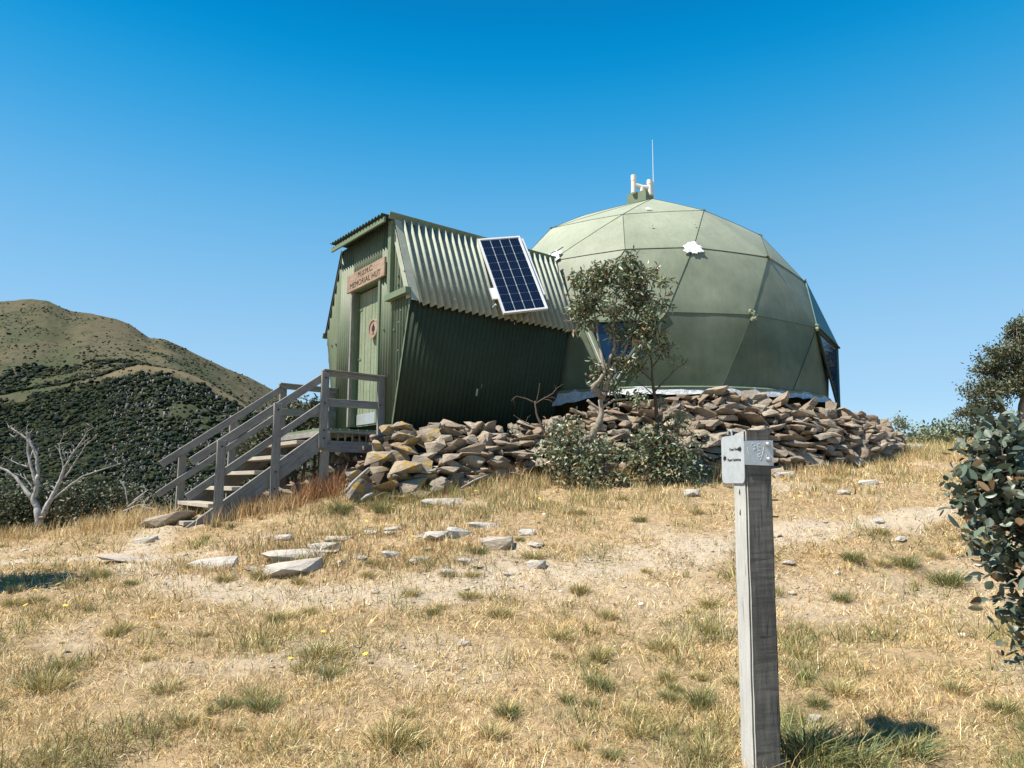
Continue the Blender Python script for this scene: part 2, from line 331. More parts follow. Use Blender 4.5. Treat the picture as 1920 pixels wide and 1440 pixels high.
# ------------------------------------------------------------------ hut entrance tunnel
YAW = R(-51.905); A_ = Vector((math.cos(YAW), math.sin(YAW), 0)); B_ = Vector((-math.sin(YAW), math.cos(YAW), 0)); O_ = Vector((-2.134, 9.659, .773)); Zv = Vector((0, 0, 1))
def H(w_, t_, h_): return O_+A_*w_+B_*t_+Zv*h_
WT, WM, WB, HM, HT, LT = .83, 1.341, .919, 1.554, 2.788, 2.95
hut = empty('hut', O_); tag(hut, 'dark green hut made of a corrugated iron entrance tunnel joined to a big faceted dome', 'hut')
def corr(us, lo, hi, pos, nrm, pitch=.076, amp=.015, rows=1, name='cladding', mat=None, parent=None, thick=.0012):
    """corrugated sheet; pos(u,v)->Vector, lo/hi(u); wave along u"""
    V = []; F = []; n = len(us)
    for side in (0, 1):
        for k in range(rows+1):
            for u in us:
                v = lo(u)+(hi(u)-lo(u))*k/rows
                V.append(pos(u, v)+nrm*(amp*math.cos(2*math.pi*u/pitch)-side*thick*2))
    S = n*(rows+1)
    for side in (0, 1):
        for k in range(rows):
            for i in range(n-1):
                q = (side*S+k*n+i, side*S+k*n+i+1, side*S+(k+1)*n+i+1, side*S+(k+1)*n+i); F.append(q if side == 0 else q[::-1])
    for k, (a0, ) in ((0, (0,)), (1, (rows*n,))):
        for i in range(n-1): F.append((a0+i, S+a0+i, S+a0+i+1, a0+i+1) if k == 0 else (a0+i, a0+i+1, S+a0+i+1, S+a0+i))
    me = mesh_py(name, V, F, True); return link(name, me, mat, parent)
def us(a, b, d=.0095): n = max(2, int((b-a)/d)); return [a+(b-a)*i/n for i in range(n+1)]
def hexlo(u):
    a = abs(u); return -.12 if a <= WB else -.0+HM*(a-WB)/(WM-WB)
def hexhi(u):
    a = abs(u); return HT if a <= WT else HT-(HT-HM)*(a-WT)/(WM-WT)
fp = lambda u, v: H(u, 0, v)
Bn = -B_
DL, DR, DH = -.37, .455, 2.0
corr(us(-WM+.005, DL-.03), hexlo, hexhi, fp, Bn, name='front_cladding', mat=M_wall, parent=hut)
corr(us(DR+.04, WM-.005), hexlo, hexhi, fp, Bn, name='front_cladding', mat=M_wall, parent=hut)
corr(us(DL-.03, DR+.04), lambda u: DH+.04, hexhi, fp, Bn, name='front_cladding', mat=M_wall, parent=hut)
# side walls and roof slopes, wave runs along the tunnel
def slope(w0, h0, w1, h1, t0, t1, nm, mt, amp=.011, pitch=.076, rows=1, off=0):
    p0, p1 = A_*w0+Zv*h0, A_*w1+Zv*h1; d = (p1-p0); n = B_.cross(d).normalized()
    if n.dot(A_*((w0+w1)/2)+Zv*((h0+h1)/2-1.5)) < 0: n = -n
    return corr(us(t0, t1), lambda u: 0, lambda u: 1, lambda u, v: O_+B_*u+p0+d*v+n*off, n, pitch, amp, rows, nm, mt, hut)
slope(WB-.03, -.2, WM, HM, .0, LT-.2, 'side_wall', M_side_shade)
slope(-WB+.03, -.2, -WM, HM, .0, LT-.2, 'side_wall', M_side_shade)
ex = .07/1.33
slope(WM+.51*ex, HM-1.234*ex, WT, HT, .09, LT+.02, 'roof_sheet', M_roof, .038, .112, off=.035)
slope(-WM-.51*ex, HM-1.234*ex, -WT, HT, -.03, LT, 'roof_sheet', M_roof, .031, .112, off=.02)
# flat top sheet, waves seen on its front edge
corr(us(-WT-.04, WT+.02), lambda u: -.21, lambda u: LT-.1, lambda u, v: H(u, v, HT+.05-.03*u), Zv, .095, .018, 1, 'roof_top', M_side_shade, hut)
# trims
beam('fascia', H(-WT-.05, -.165, HT-.01), H(WT+.04, -.165, HT-.045), .07, .03, M_trim, hut)
beam('ridge_cap', H(WT+.045, -.1, HT+.03), H(WT+.02, LT, HT+.03), .10, .022, M_trim, hut, up=A_*.35+Zv*.9)
beam('corner_post', H(WT-.01, -.035, 1.63), H(WT-.01, -.035, HT-.03), .085, .06, M_trim, hut, up=A_)
beam('cross_beam', H(WT-.05, -.055, 1.665), H(WM+.02, -.055, 1.665), .085, .085, M_trim, hut)
beam('door_jamb', H(DR+.045, -.015, -.0), H(DR+.045, -.015, 2.02), .055, .05, M_trim, hut, up=A_)
for xx in (DL-.02, DR+.03):
    beam('door_reveal', H(xx, .055, 0), H(xx, .055, 2.03), .012, .13, M_trim, hut, up=A_, bev=0)
beam('door_reveal', H(DL, .055, 2.035), H(DR, .055, 2.035), .012, .13, M_trim, hut, bev=0)
beam('door_jamb', H(DL-.03, -.012, 0), H(DL-.03, -.012, 2.02), .045, .05, M_grey, hut, up=A_)
beam('door_lintel', H(DL-.05, -.018, 2.04), H(DR+.07, -.018, 2.04), .06, .05, M_trim, hut)
# flashing strip down the front edge of the roof and side walls
def strip(name, pts, mat, th=.004):
    pts = [Vector(p) for p in pts]; n = (pts[1]-pts[0]).cross(pts[2]-pts[0]).normalized(); V = pts+[p+n*th for p in pts]; k = len(pts)
    F = [tuple(range(k))[::-1], tuple(range(k, 2*k))]+[(i, (i+1) % k, (i+1) % k+k, i+k) for i in range(k)]
    return link(name, mesh_py(name, V, F), mat, hut)
strip('flashing', [H(WT-.0, -.014, HT-.01), H(WM+.01, -.014, HM+.02), H(WM-.10, -.014, HM+.02), H(WT-.02, -.014, HT-.19)], M_roof)
strip('flashing', [H(WT+.02, -.02, HT+.03), H(WM+.05, -.02, HM-.02), H(WM+.05, .13, HM-.02), H(WT+.02, .13, HT+.03)], M_roof)
strip('flashing', [H(WM+.005, -.012, HM), H(WB+.005, -.012, -.12), H(WB-.03, -.012, -.12), H(WM-.03, -.012, HM)], M_wall)
strip('flashing', [H(-WT-.01, -.014, HT-.02), H(-WM-.02, -.014, HM), H(-WM+.03, -.014, HM), H(-WT+.03, -.014, HT-.02)], M_dark)
beam('eave_trim', H(-WM-.05, -.05, HM-.03), H(-WM-.05, LT, HM-.03), .09, .02, M_trim, hut, up=Zv+A_*.4)
beam('wall_batten', H(WM-.09, 2.1, HM-.32), H(WB+.02, 2.1, .0), .05, .03, M_side_shade, hut, up=B_)
# inner carcass so that no light leaks through the sheets
cs = [(-WB, -.1), (WB, -.1), (WM-.03, HM), (WT-.02, HT-.02), (-WT+.02, HT-.02), (-WM+.03, HM)]
mb = MB(); V = [H(a*.985, .16, c) for a, c in cs]+[H(a*.985, LT-.25, c) for a, c in cs]; mb.add(V, [tuple(range(6))]+[(i, i+6, (i+1) % 6+6, (i+1) % 6) for i in range(6)]+[tuple(range(11, 5, -1))]); mb.build('lining', M_dark, hut)
# door
dmb = MB(); nb = 8; bw = (DR-DL)/nb
door = None
V = []
for i in range(nb):
    x0 = DL+bw*i; dmb.box(H(x0+bw/2, .105+random.uniform(-.002, .002), 1.0), A_*(bw-.009), B_*.022, Zv*2.0)
door = dmb.build('door', M_door, hut)
mb = MB(); mb.box(H((DL+DR)/2, .128, 1), A_*(DR-DL), B_*.012, Zv*2.03); mb.build('door_backing', M_dark, door)
mb = MB(); mb.box(H(.03, .085, .10), A_*.74, B_*.004, Zv*.155); mb.build('kick_plate', M_alu, door)
mb = MB(); mb.box(H(DR-.03, .085, .97), A_*.035, B_*.02, Zv*.10); mb.tube([H(DR-.03, .06, .99), H(DR-.1, .05, .99)], .009); mb.build('handle', M_black, door)
for hh in (.3, 1.0, 1.75):
    mb = MB(); mb.box(H(DL+.05, .088, hh), A_*.11, B_*.008, Zv*.03); mb.tube([H(DL+.01, .08, hh-.04), H(DL+.01, .08, hh+.04)], .009); mb.build('hinge', M_trim, door)
# screws on the front cladding
for (uu, vv) in [(-1.12, 1.33), (-.97, 1.33), (-.86, 1.33), (-.47, 1.37), (1.0, 1.95), (1.17, 1.97), (1.0, 1.83), (1.1, 1.45), (1.05, 1.3), (.92, 1.22), (.62, 1.28), (.58, .55), (1.05, .92), (-.6, .35)]:
    mb = MB(); mb.tube([H(uu, -.008, vv), H(uu, -.022, vv)], [.014, .011], 8); mb.build('screw', M_trim, hut)
# smudge of pale paint on the side wall
# timber name board
def text_mesh(txt, size, depth, origin, xdir, ydir, mat, name, parent, sx=1.0):
    cu = bpy.data.curves.new(name, 'FONT'); cu.body = txt; cu.size = size; cu.extrude = depth; cu.align_x = 'CENTER'; cu.align_y = 'CENTER'; cu.offset = 0; cu.space_character = 1.06
    ob = bpy.data.objects.new(name, cu); COL.objects.link(ob); dg = bpy.context.evaluated_depsgraph_get(); dg.update()
    me = bpy.data.meshes.new_from_object(ob.evaluated_get(dg)); bpy.data.objects.remove(ob)
    xdir, ydir = Vector(xdir).normalized(), Vector(ydir).normalized(); z = xdir.cross(ydir)
    M = Matrix((xdir*sx, ydir, z)).transposed().to_4x4(); M.translation = origin; me.materials.clear()
    return link(name, me, mat, parent, M)
sg = empty('name_board', H(.07, -.03, 2.15)); tag(sg, 'weathered timber name board reading MEMORIAL HUT above the hut door', 'sign')
bd = beam('board', H(-.515, -.045, 2.155), H(.69, -.045, 2.155), .275, .035, M_sign, sg, bev=.006)
text_mesh('M.U.M.C.', .118, .0012, H(.10, -.0645, 2.22), A_, Zv, M_letter, 'lettering', sg, 1.0)
text_mesh('MEMORIAL HUT', .118, .0012, H(.09, -.0645, 2.095), A_, Zv, M_letter, 'lettering', sg, 1.1)
mb = MB()
for q in ((.30, 2.6, .05, .10), (.36, 2.66, .02, .06), (.27, 2.72, .03, .04)):
    pz = A_*(WB+(WM-WB)*q[0]); n_ = B_.cross(A_*(WM-WB)+Zv*HM).normalized(); n_ = n_ if n_.dot(A_) > 0 else -n_
    c_ = O_+B_*(q[1]-1.35)+pz+Zv*HM*q[0]+n_*.013; mb.box(c_, B_*q[2]*.5, n_*.002, (A_*(WM-WB)+Zv*HM).normalized()*q[3])
mb.build('paint_scrape', M_alu, hut)
# roundel
rd = empty('roundel', H(.205, .05, 1.37)); tag(rd, 'round wooden plaque with a dark emblem fixed on the green door', 'plaque')
def disc(c, r0, r1, y0, y1, n=36):
    V = []; F = []
    for k in range(n):
        a = 2*math.pi*k/n; d = A_*math.cos(a)+Zv*math.sin(a); V += [c+d*r0+B_*y0, c+d*r1+B_*y0, c+d*r1+B_*y1, c+d*r0+B_*y1]
    for k in range(n):
        p, q = 4*k, 4*((k+1) % n); F += [(p, p+1, q+1, q), (p+1, p+2, q+2, q+1), (p+2, p+3, q+3, q+2), (p+3, p, q, q+3)]
    return V, F
M_disc = wood('plaque timber', (.17, .105, .07), (.28, .19, .13), (.38, .28, .21), .8)
c0 = H(.205, .07, 1.37); mb = MB(); mb.add(*disc(c0, .001, .138, -.03, .022)); mb.build('disc', M_disc, rd)
mb = MB(); mb.add(*disc(c0, .118, .139, -.042, -.028)); mb.build('rim', M_disc, rd)
mb = MB(); mb.add(*disc(c0+Zv*.0, .0005, .045, -.034, -.029, 16)); mb.add(*disc(c0+Zv*.045, .0005, .018, -.034, -.029, 12))
mb.box(c0+Zv*.066-B_*.0315, A_*.008, B_*.005, Zv*.03); mb.box(c0-Zv*.05-B_*.0315, A_*.022, B_*.005, Zv*.03)
for dx in (-.03, 0, .03): mb.add(*disc(c0-Zv*(.083-abs(dx)*.25)+A_*dx, .0005, .008, -.034, -.029, 8))
mb.build('emblem', M_black, rd)

# ------------------------------------------------------------------ dome
DC = Vector((2.57, 13.33, 2.023)); DR_ = 3.4
def sp(pol, az, r=DR_):
    p, a = R(pol), R(az); return DC+Vector((math.sin(p)*math.sin(a), -math.sin(p)*math.cos(a), math.cos(p)))*r
rings = [(0, [0]), (21, [2, 74, 146, 218, 290]), (42, [-17, 20, 56, 92, 128, 164, 200, 236, 268, -59]),
 (61.7, [-64, -40, -15, 5.5, 33.3, 58, 80, 104, 128, 152, 176, 200, 224, 248, 272]),
 (82, [-27, -4.3, 18.8, 46.9, 70, 92, 116, 140, 164, 188, 212, 236, 260, 284, 309]),
 (102, [-43, -19, 9, 32, 58, 80, 104, 128, 152, 176, 200, 224, 248, 272, 296])]
fix = {(42, -17): 43.8, (42, 20): 40, (42, 56): 44.5, (42, -59): 39, (61.7, 58): 64.5}
bm = bmesh.new(); key = {}
for pol, azs in rings:
    for a in azs: v = bm.verts.new(sp(fix.get((pol, a), pol), a)); key[(pol, a)] = v
bm.verts.index_update(); nk = {v.index: k for k, v in key.items()}; P0 = {v.index: v.co.copy() for v in bm.verts}
res = bmesh.ops.convex_hull(bm, input=bm.verts[:])
tris = [tuple(v.index for v in f.verts) for f in bm.faces]; bm.free()
tris = [t_ for t_ in tris if not all(nk[i][0] == 102 for i in t_)]
WIN = {(82, -27), (82, -4.3), (102, -19)}
def dpos(p, infl=.13):
    d = p-DC; r = d.length; return DC+d*((1-infl)+infl*DR_/r)
V = []; F = []; NS = 10; winv = None; edges = set()
for t_ in tris:
    ks = {nk[i] for i in t_}
    a, b_, c = [P0[i] for i in t_]
    if (b_-a).cross(c-a).dot((a+b_+c)/3-DC) < 0: b_, c = c, b_; t_ = (t_[0], t_[2], t_[1])
    for i, j in ((0, 1), (1, 2), (2, 0)): edges.add(tuple(sorted((t_[i], t_[j]))))
    if ks == WIN: winv = [P0[i] for i in t_]; continue
    base = len(V); idx = {}
    for i in range(NS+1):
        for j in range(NS+1-i):
            u, v = i/NS, j/NS; p = a*(1-u-v)+b_*u+c*v; q = dpos(p); e = 27*u*v*(1-u-v)
            n_ = (p-DC).normalized(); q = q+n_*(.012*mnoise.noise(p*1.3)+.006*mnoise.noise(p*4.1))*min(1, e*2.5); 
            ed = min(u, v, 1-u-v)*NS
            if ed < .5: q = q-n_*.004
            idx[(i, j)] = len(V); V.append(q)
    for i in range(NS):
        for j in range(NS-i):
            F.append((idx[(i, j)], idx[(i+1, j)], idx[(i, j+1)]))
            if i+j < NS-1: F.append((idx[(i+1, j)], idx[(i+1, j+1)], idx[(i, j+1)]))
m, t, b = newmat('faded olive dome skin with painted shade'); n1 = noise(t, .9, 6, .65, 'Object'); n2 = noise(t, 9, 6, .7, 'Object'); st = noise(t, 5, 5, .7, 'Object', (3, 3, .35))
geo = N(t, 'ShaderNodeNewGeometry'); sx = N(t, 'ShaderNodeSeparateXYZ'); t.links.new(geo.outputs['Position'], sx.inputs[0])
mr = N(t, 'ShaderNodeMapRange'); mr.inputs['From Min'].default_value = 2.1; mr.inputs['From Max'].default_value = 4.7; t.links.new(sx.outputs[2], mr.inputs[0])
worn_shade = mix(t, .3, mr.outputs[0], ramp(t, n1, [(.3, (0, 0, 0)), (.7, (1, 1, 1))]))  # random wear plus painted shade, darker towards the dome foot
c = mix(t, worn_shade, (.044, .070, .039), (.35, .375, .285)); c = mix(t, .5, c, ramp(t, st, [(.3, (.78, .80, .78)), (.7, (1.15, 1.15, 1.12))]), 'MULTIPLY')
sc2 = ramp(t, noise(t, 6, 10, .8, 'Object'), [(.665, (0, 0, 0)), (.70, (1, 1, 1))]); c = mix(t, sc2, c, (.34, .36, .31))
t.links.new(c, b.inputs['Base Color']); b.inputs['Roughness'].default_value = .6; b.inputs['Specular IOR Level'].default_value = .3; bump(t, b, n2, .12, .01); M_dome = m
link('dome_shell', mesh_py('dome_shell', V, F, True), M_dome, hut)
M_seam = paint('dark seam tape', (.055, .072, .045), .7, .25)
mb = MB()
for i, j in edges:
    if nk[i][0] == 102 and nk[j][0] == 102: continue
    (pu, au), (pl_, al) = sorted((nk[i], nk[j]))
    if pu != pl_ and pl_ > 45 and not (-40 < ((al-au+180) % 360-180) < 3): continue
    a, b_ = P0[i], P0[j]; pts = [dpos(a.lerp(b_, k/8))+(a.lerp(b_, k/8)-DC).normalized()*.001 for k in range(9)]; mb.tube(pts, .0055 if pu >= 61 else .0035, 5)
mb.build('seam_tape', M_seam, hut)
# bolted hub plates at the joints
M_hub = paint('weathered hub cover', (.19, .22, .15), .7, .35, (.5, .52, .48), .62, 9)
for k, (pol, az, s) in enumerate([(82, 18.8, 1.0), (82, 46.9, .85), (61.7, 33.3, .6), (82, -27, .7), (102, 32, .5), (61.7, 58, .55), (42, 56, .35), (42, 20, .3), (42, -59, .35)]):
    c0 = dpos(sp(fix.get((pol, az), pol), az)); n_ = (c0-DC).normalized(); tx = n_.cross(Zv).normalized(); ty = tx.cross(n_)*-1
    mb = MB(); rr = random.Random(k)
    for q in range(9):
        a_ = rr.uniform(0, 6.28); rd_ = rr.uniform(0, .075)*s; cc = c0+(tx*math.cos(a_)+ty*math.sin(a_))*rd_+n_*.012
        r_ = rr.uniform(.02, .045)*s; dv = (n_+tx*rr.uniform(-.6, .6)+ty*rr.uniform(-.6, .6)).normalized()
        mb.tube([cc-dv*.02*s, cc+dv*.03*s*rr.uniform(.5, 1.6)], [r_, r_*.8], 6)
    mb.build('hub_cover', M_hub, hut)
M_seal = paint('peeling white sealant', (.78, .78, .77), .6, .1, (.45, .46, .44), .6, 14)
def splat(c0, rx, ry, seed, name='sealant_patch'):
    rr = random.Random(seed); n_ = (c0-DC).normalized(); tx = Zv.cross(n_).normalized(); ty = n_.cross(tx); V = [c0+n_*.02]; F = []; K = 40; Lr = 4
    for l in range(1, Lr+1):
        for k in range(K):
            a_ = 2*math.pi*k/K; f = l/Lr; jag = 1+(.16*rr.uniform(-1, 1)+.13*math.sin(a_*3+seed)+.1*math.sin(a_*7+seed*2))*(f**2)
            if math.sin(a_) < -.5: jag += .22*rr.random()*f**3
            V.append(dpos(c0+tx*math.cos(a_)*rx*f*jag+ty*math.sin(a_)*ry*f*jag)+n_*(.018*(1-f**2)+.006+.006*rr.random()))
    for k in range(K): F.append((0, 1+k, 1+(k+1) % K))
    for l in range(Lr-1):
        for k in range(K): a0 = 1+l*K+k; a1 = 1+l*K+(k+1) % K; F.append((a0, a0+K, a1+K, a1))
    return link(name, mesh_py(name, V, F), M_seal, hut)
splat(sp(61.9, 5.2), .15, .12, 3); splat(sp(60.5, -39.5), .15, .16, 5); splat(sp(80, -34), .22, .18, 9)
for k, (pol, az, s) in enumerate([(51, -6, .015), (39, -6, .03), (50, 10, .012)]): splat(sp(pol, az, DR_*.985), s*1.6, s, 20+k, 'paint_fleck')
# skirt of white flashing round the foot of the dome
m, t, b = newmat('crinkled white flashing'); nn = noise(t, 14, 5, .7, 'Object'); t.links.new(ramp(t, nn, [(.3, (.22, .24, .26)), (.6, (.52, .54, .56))]), b.inputs['Base Color']); b.inputs['Roughness'].default_value = .4; bump(t, b, nn, .9, .03); M_skirt = m
V = []; F = []; n = 150
for k in range(n):
    a_ = R(-110+k*270/(n-1)); d = Vector((math.sin(a_), -math.cos(a_), 0)); j1 = random.uniform(-.012, .012); j2 = random.uniform(-.03, .03)
    left = max(0, min(1, (-R(22)-a_)/R(25)))
    V += [DC+d*(3.35+j1)+Zv*(-.665-DC.z+DC.z+.02+j1*.5), DC+d*(3.38+j1)+Zv*(-.72-.05*left+j1), DC+d*(3.42+j2)+Zv*(-.765+j2*.4-.27*left)]
for k in range(n-1):
    for q in range(2): a0 = 3*k+q; F.append((a0, a0+1, a0+4, a0+3))
sk = link('base_flashing', mesh_py('base_flashing', V, F, True), M_skirt, hut)
mb = MB(); mb.tube([DC+Vector((math.sin(R(a_)), -math.cos(R(a_)), 0))*3.345+Zv*-.665 for a_ in range(-110, 161, 6)], .028, 6); mb.build('base_rim', M_trim, hut)
# triangular window
wv = [dpos(p, .0) for p in winv]; wc = (wv[0]+wv[1]+wv[2])/3; wn = (wv[1]-wv[0]).cross(wv[2]-wv[0]).normalized()
if wn.dot(wc-DC) < 0: wn = -wn
win = empty('window', wc); win.parent = hut; win.location = wc-O_
M_glass, t, b = newmat('dark window glass'); b.inputs['Base Color'].default_value = (.002, .018, .055, 1); b.inputs['Roughness'].default_value = .04; b.inputs['IOR'].default_value = 1.5; b.inputs['Specular IOR Level'].default_value = .5
def inset(f): return [wc+(p-wc)*f for p in wv]
def ringtri(o, i, z0, z1, nm, mat, par):
    V = [p+wn*z1 for p in o]+[p+wn*z1 for p in i]+[p+wn*z0 for p in o]+[p+wn*z0 for p in i]; F = []
    for k in range(3):
        q = (k+1) % 3; F += [(k, q, q+3, k+3), (k+3, q+3, q+9, k+9), (k, k+6, q+6, q)]
    return link(nm, mesh_py(nm, V, F), mat, par)
M_frame = paint('pale green window frame', (.22, .26, .17), .6, .25, (.55, .56, .52), .6, 7)
ringtri(inset(1.0), inset(.80), -.06, .03, 'frame', M_frame, win); ringtri(inset(.82), inset(.74), -.05, .05, 'sash', M_trim, win)
i8 = inset(.79); link('pane', mesh_py('pane', [p-wn*.02 for p in i8]+[p-wn*.026 for p in i8], [(0, 1, 2), (5, 4, 3), (0, 3, 4, 1), (1, 4, 5, 2), (2, 5, 3, 0)]), M_glass, win)
o_ = inset(.97); lowest = min(range(3), key=lambda k: o_[k].z)
for k in range(3):
    if k != lowest:
        p, q = inset(.90)[k], inset(.90)[lowest]; beam('glazing_strip', p.lerp(q, .12)+wn*.037, p.lerp(q, .9)+wn*.037, .018, .012, M_white, win, up=wn.cross(q-p))
# bay window on the right flank
bay = empty('bay_window', DC); bay.parent = hut; bay.location = DC-O_
D58, E47, E70, F58 = sp(64.5, 58), sp(82, 46.9), sp(82, 70), sp(102, 58)
def hp(az, r, z): return Vector((DC.x+r*math.sin(R(az)), DC.y-r*math.cos(R(az)), z))
Qt, Qb = hp(61, 3.50, 2.30), hp(61, 3.47, 1.18); nD = (D58-DC).normalized()
def slab(nm, pts, th, mat, par):
    pts = [Vector(p) for p in pts]; n_ = (pts[1]-pts[0]).cross(pts[2]-pts[0]).normalized(); k = len(pts); V = pts+[p-n_*th for p in pts]
    F = [tuple(range(k)), tuple(range(2*k-1, k-1, -1))]+[(i, i+k, (i+1) % k+k, (i+1) % k) for i in range(k)]
    return link(nm, mesh_py(nm, V, F), mat, par)
M_awn = paint('awning sheet in skylit shade tint', (.03, .12, .14), .5, .15)  # teal of skylit shade put into the sheet colour
E47o, E70o = dpos(E47)+(E47-DC).normalized()*.02, dpos(E70)+(E70-DC).normalized()*.02; Qr = Qt+Vector((math.sin(R(61)), -math.cos(R(61)), 0))*.04-Zv*.02
Dt = dpos(D58)+nD*.03
slab('awning', [Dt, E47o, Qr], .015, M_awn, bay); slab('awning', [Dt, Qr, E70o], .015, M_awn, bay)
slab('soffit', [E47o-Zv*.02, E70o-Zv*.02, Qr-Zv*.03], .03, M_dark, bay)
beam('bay_post', Qt+Zv*-.03, Qb, .05, .05, M_awn, bay)
F47 = F58+Vector((0, 0, -.1))
slab('bay_pane', [E47o-Zv*.10, Qb+Vector((-.01, -.01, .02)), Qt-Zv*.08], .01, M_glass, bay); slab('bay_pane', [E70o-Zv*.1, Qt-Zv*.08, Qb], .01, M_glass, bay)
beam('bay_head', E47o-Zv*.06, Qt-Zv*.03, .06, .03, M_side_shade, bay); beam('bay_edge', E47o-Zv*.1, Qb, .05, .03, M_side_shade, bay, up=(Qt-E47o))
# vent box and pipes on the crown
AP = DC+Zv*3.39
ra = R(-38); bx, by = Vector((math.cos(ra), math.sin(ra), 0)), Vector((-math.sin(ra), math.cos(ra), 0))
mb = MB(); mb.box(AP+Vector((.06, 0, .17)), bx*.42, by*.34, Zv*.44); vb = mb.build('vent_box', M_trim, hut)
def V3(px, py, Y=13.2): return at(px, py, Y)
vp = empty('vent_pipe', V3(1205, 360)); tag(vp, 'cream plastic vent pipe shaped like an H on top of the dome', 'pipe')
mb = MB(); mb.tube([V3(1188, 362), V3(1188, 333)], .05, 16); mb.build('riser', M_pvc, vp)
mb = MB(); mb.tube([V3(1188, 339), V3(1188, 329)], .056, 16); mb.build('cap', M_pvc, vp)
mb = MB(); mb.tube([V3(1219, 366), V3(1218, 342)], .052, 14); mb.build('riser', M_pvc, vp)
mb = MB(); mb.tube([V3(1218, 346), V3(1218, 338)], .057, 14); mb.build('cap', M_pvc, vp)
mb = MB(); mb.tube([V3(1189, 346), V3(1204, 351), V3(1218, 352)], .045, 12); mb.tube([V3(1204, 351), V3(1204, 366)], .052, 12); mb.build('cross_pipe', M_pvc, vp)
an = MB(); an.tube([V3(1226, 372), V3(1225, 338)], .012, 6); an.tube([V3(1225, 338), V3(1223.3, 262)], [.009, .005], 6)
ao = an.build('antenna', M_white); tag(ao, 'thin white whip antenna rising beside the vent on the dome top', 'antenna')
# cable down the end of the tunnel roof
mb = MB(); cpx = [(1042, 489, 10.42), (1046, 500, 10.40), (1048, 515, 10.35), (1055, 535, 10.25), (1058, 560, 10.15), (1064, 585, 10.02), (1066, 600, 9.98)]
mb.tube([at(*c_) for c_ in cpx], .009, 6); cb = mb.build('cable', M_black, hut); 
mb = MB(); mb.tube([at(1027, 482, 10.5), at(1035, 474, 10.5), at(1045, 470, 10.52), at(1056, 463, 10.55)], .008, 6); mb.build('cable', M_black, hut)

# ------------------------------------------------------------------ solar panel
ex_, ey_, en_ = Vector((.945, .276, .175)).normalized(), Vector((-.275, .380, .883)), Vector((.177, -.883, .435))
ey_ = (ey_-ex_*ey_.dot(ex_)).normalized(); en_ = ex_.cross(ey_); SCt = Vector((0, 9.6, 2.988)); SW, SH = .662, 1.44
sp_ = empty('solar_panel', SCt); tag(sp_, 'tilted dark blue solar panel with a white frame mounted on the tunnel roof', 'solar panel')
def S(x, y, z=0): return SCt+ex_*x+ey_*y+en_*z
fw = .026
mb = MB()
mb.box(S(0, SH/2-fw/2, -.015), ex_*SW, ey_*fw, en_*.04); mb.box(S(0, -SH/2+fw/2, -.015), ex_*SW, ey_*fw, en_*.04)
mb.box(S(-SW/2+fw/2, 0, -.015), ex_*fw, ey_*(SH-2*fw), en_*.04); mb.box(S(SW/2-fw/2, 0, -.015), ex_*fw, ey_*(SH-2*fw), en_*.04); mb.build('frame', M_white, sp_)
mb = MB(); mb.box(S(0, 0, -.012), ex_*(SW-2*fw), ey_*(SH-2*fw), en_*.008); mb.build('backsheet', paint('backsheet white', (.55, .58, .62), .3, .05), sp_)
m, t, b = newmat('solar cell'); tc = N(t, 'ShaderNodeTexCoord'); b.inputs['Base Color'].default_value = (.004, .008, .022, 1); b.inputs['Roughness'].default_value = .12; b.inputs['Specular IOR Level'].default_value = .4; M_cell = m
m, t, b = newmat('cell busbar'); b.inputs['Base Color'].default_value = (.018, .035, .075, 1); b.inputs['Roughness'].default_value = .3; M_bus = m
gx, gy = .0075, .0065; cw, ch = (SW-2*fw-.02-3*gx)/4, (SH-2*fw-.024-8*gy)/9; cells = MB(); bus = MB()
for i in range(4):
    for j in range(9):
        cx_ = -(SW-2*fw-.02)/2+cw/2+i*(cw+gx); cy_ = -(SH-2*fw-.024)/2+ch/2+j*(ch+gy); q = .006
        pts = [(-cw/2+q, -ch/2), (cw/2-q, -ch/2), (cw/2, -ch/2+q), (cw/2, ch/2-q), (cw/2-q, ch/2), (-cw/2+q, ch/2), (-cw/2, ch/2-q), (-cw/2, -ch/2+q)]
        V = [S(cx_+a, cy_+c, -.0055) for a, c in pts]+[S(cx_+a, cy_+c, -.0075) for a, c in pts]
        cells.add(V, [tuple(range(8))]+[(k, k+8, (k+1) % 8+8, (k+1) % 8) for k in range(8)])
        for k in range(5): bus.box(S(cx_-cw/2+cw*(k+.5)/5, cy_, -.0048), ex_*.0045, ey_*ch, en_*.0006)
cl = cells.build('cells', M_cell, sp_); bus.build('busbars', M_bus, cl)
beam('mounting_rail', S(SW/2+.045, SH/2-.02, -.05), S(SW/2+.045, -SH*.30, -.05), .03, .03, M_white, sp_, up=en_)
beam('mounting_rail', S(-SW/2-.03, SH/2-.01, -.06), S(-SW/2-.03, SH/2-.3, -.06), .03, .03, M_alu, sp_, up=en_)
beam('cross_bracket', S(-SW/2-.13, SH/2-.03, -.05), S(SW/2+.03, SH/2-.03, -.05), .035, .03, M_alu, sp_, up=en_)
beam('cross_bracket', S(-SW/2-.05, -SH*.2, -.06), S(SW/2+.05, -SH*.2, -.06), .03, .03, M_alu, sp_, up=en_)
mb = MB(); mb.box(S(-SW/2-.035, -SH*.22, -.05), ex_*.07, ey_*.2, en_*.03); mb.build('junction_plate', M_white, sp_)
for (x, y, l) in ((-SW/2-.05, -SH*.36, .2), (SW/2-.1, -SH*.42, .42), (SW/2-.02, SH*.42, .30), (-SW/2-.1, SH*.46, .06)):
    p0 = S(x, y, -.04); beam('strut', p0, p0+Vector((-.57, .727, -.3826))*l, .025, .025, M_alu, sp_, up=en_)
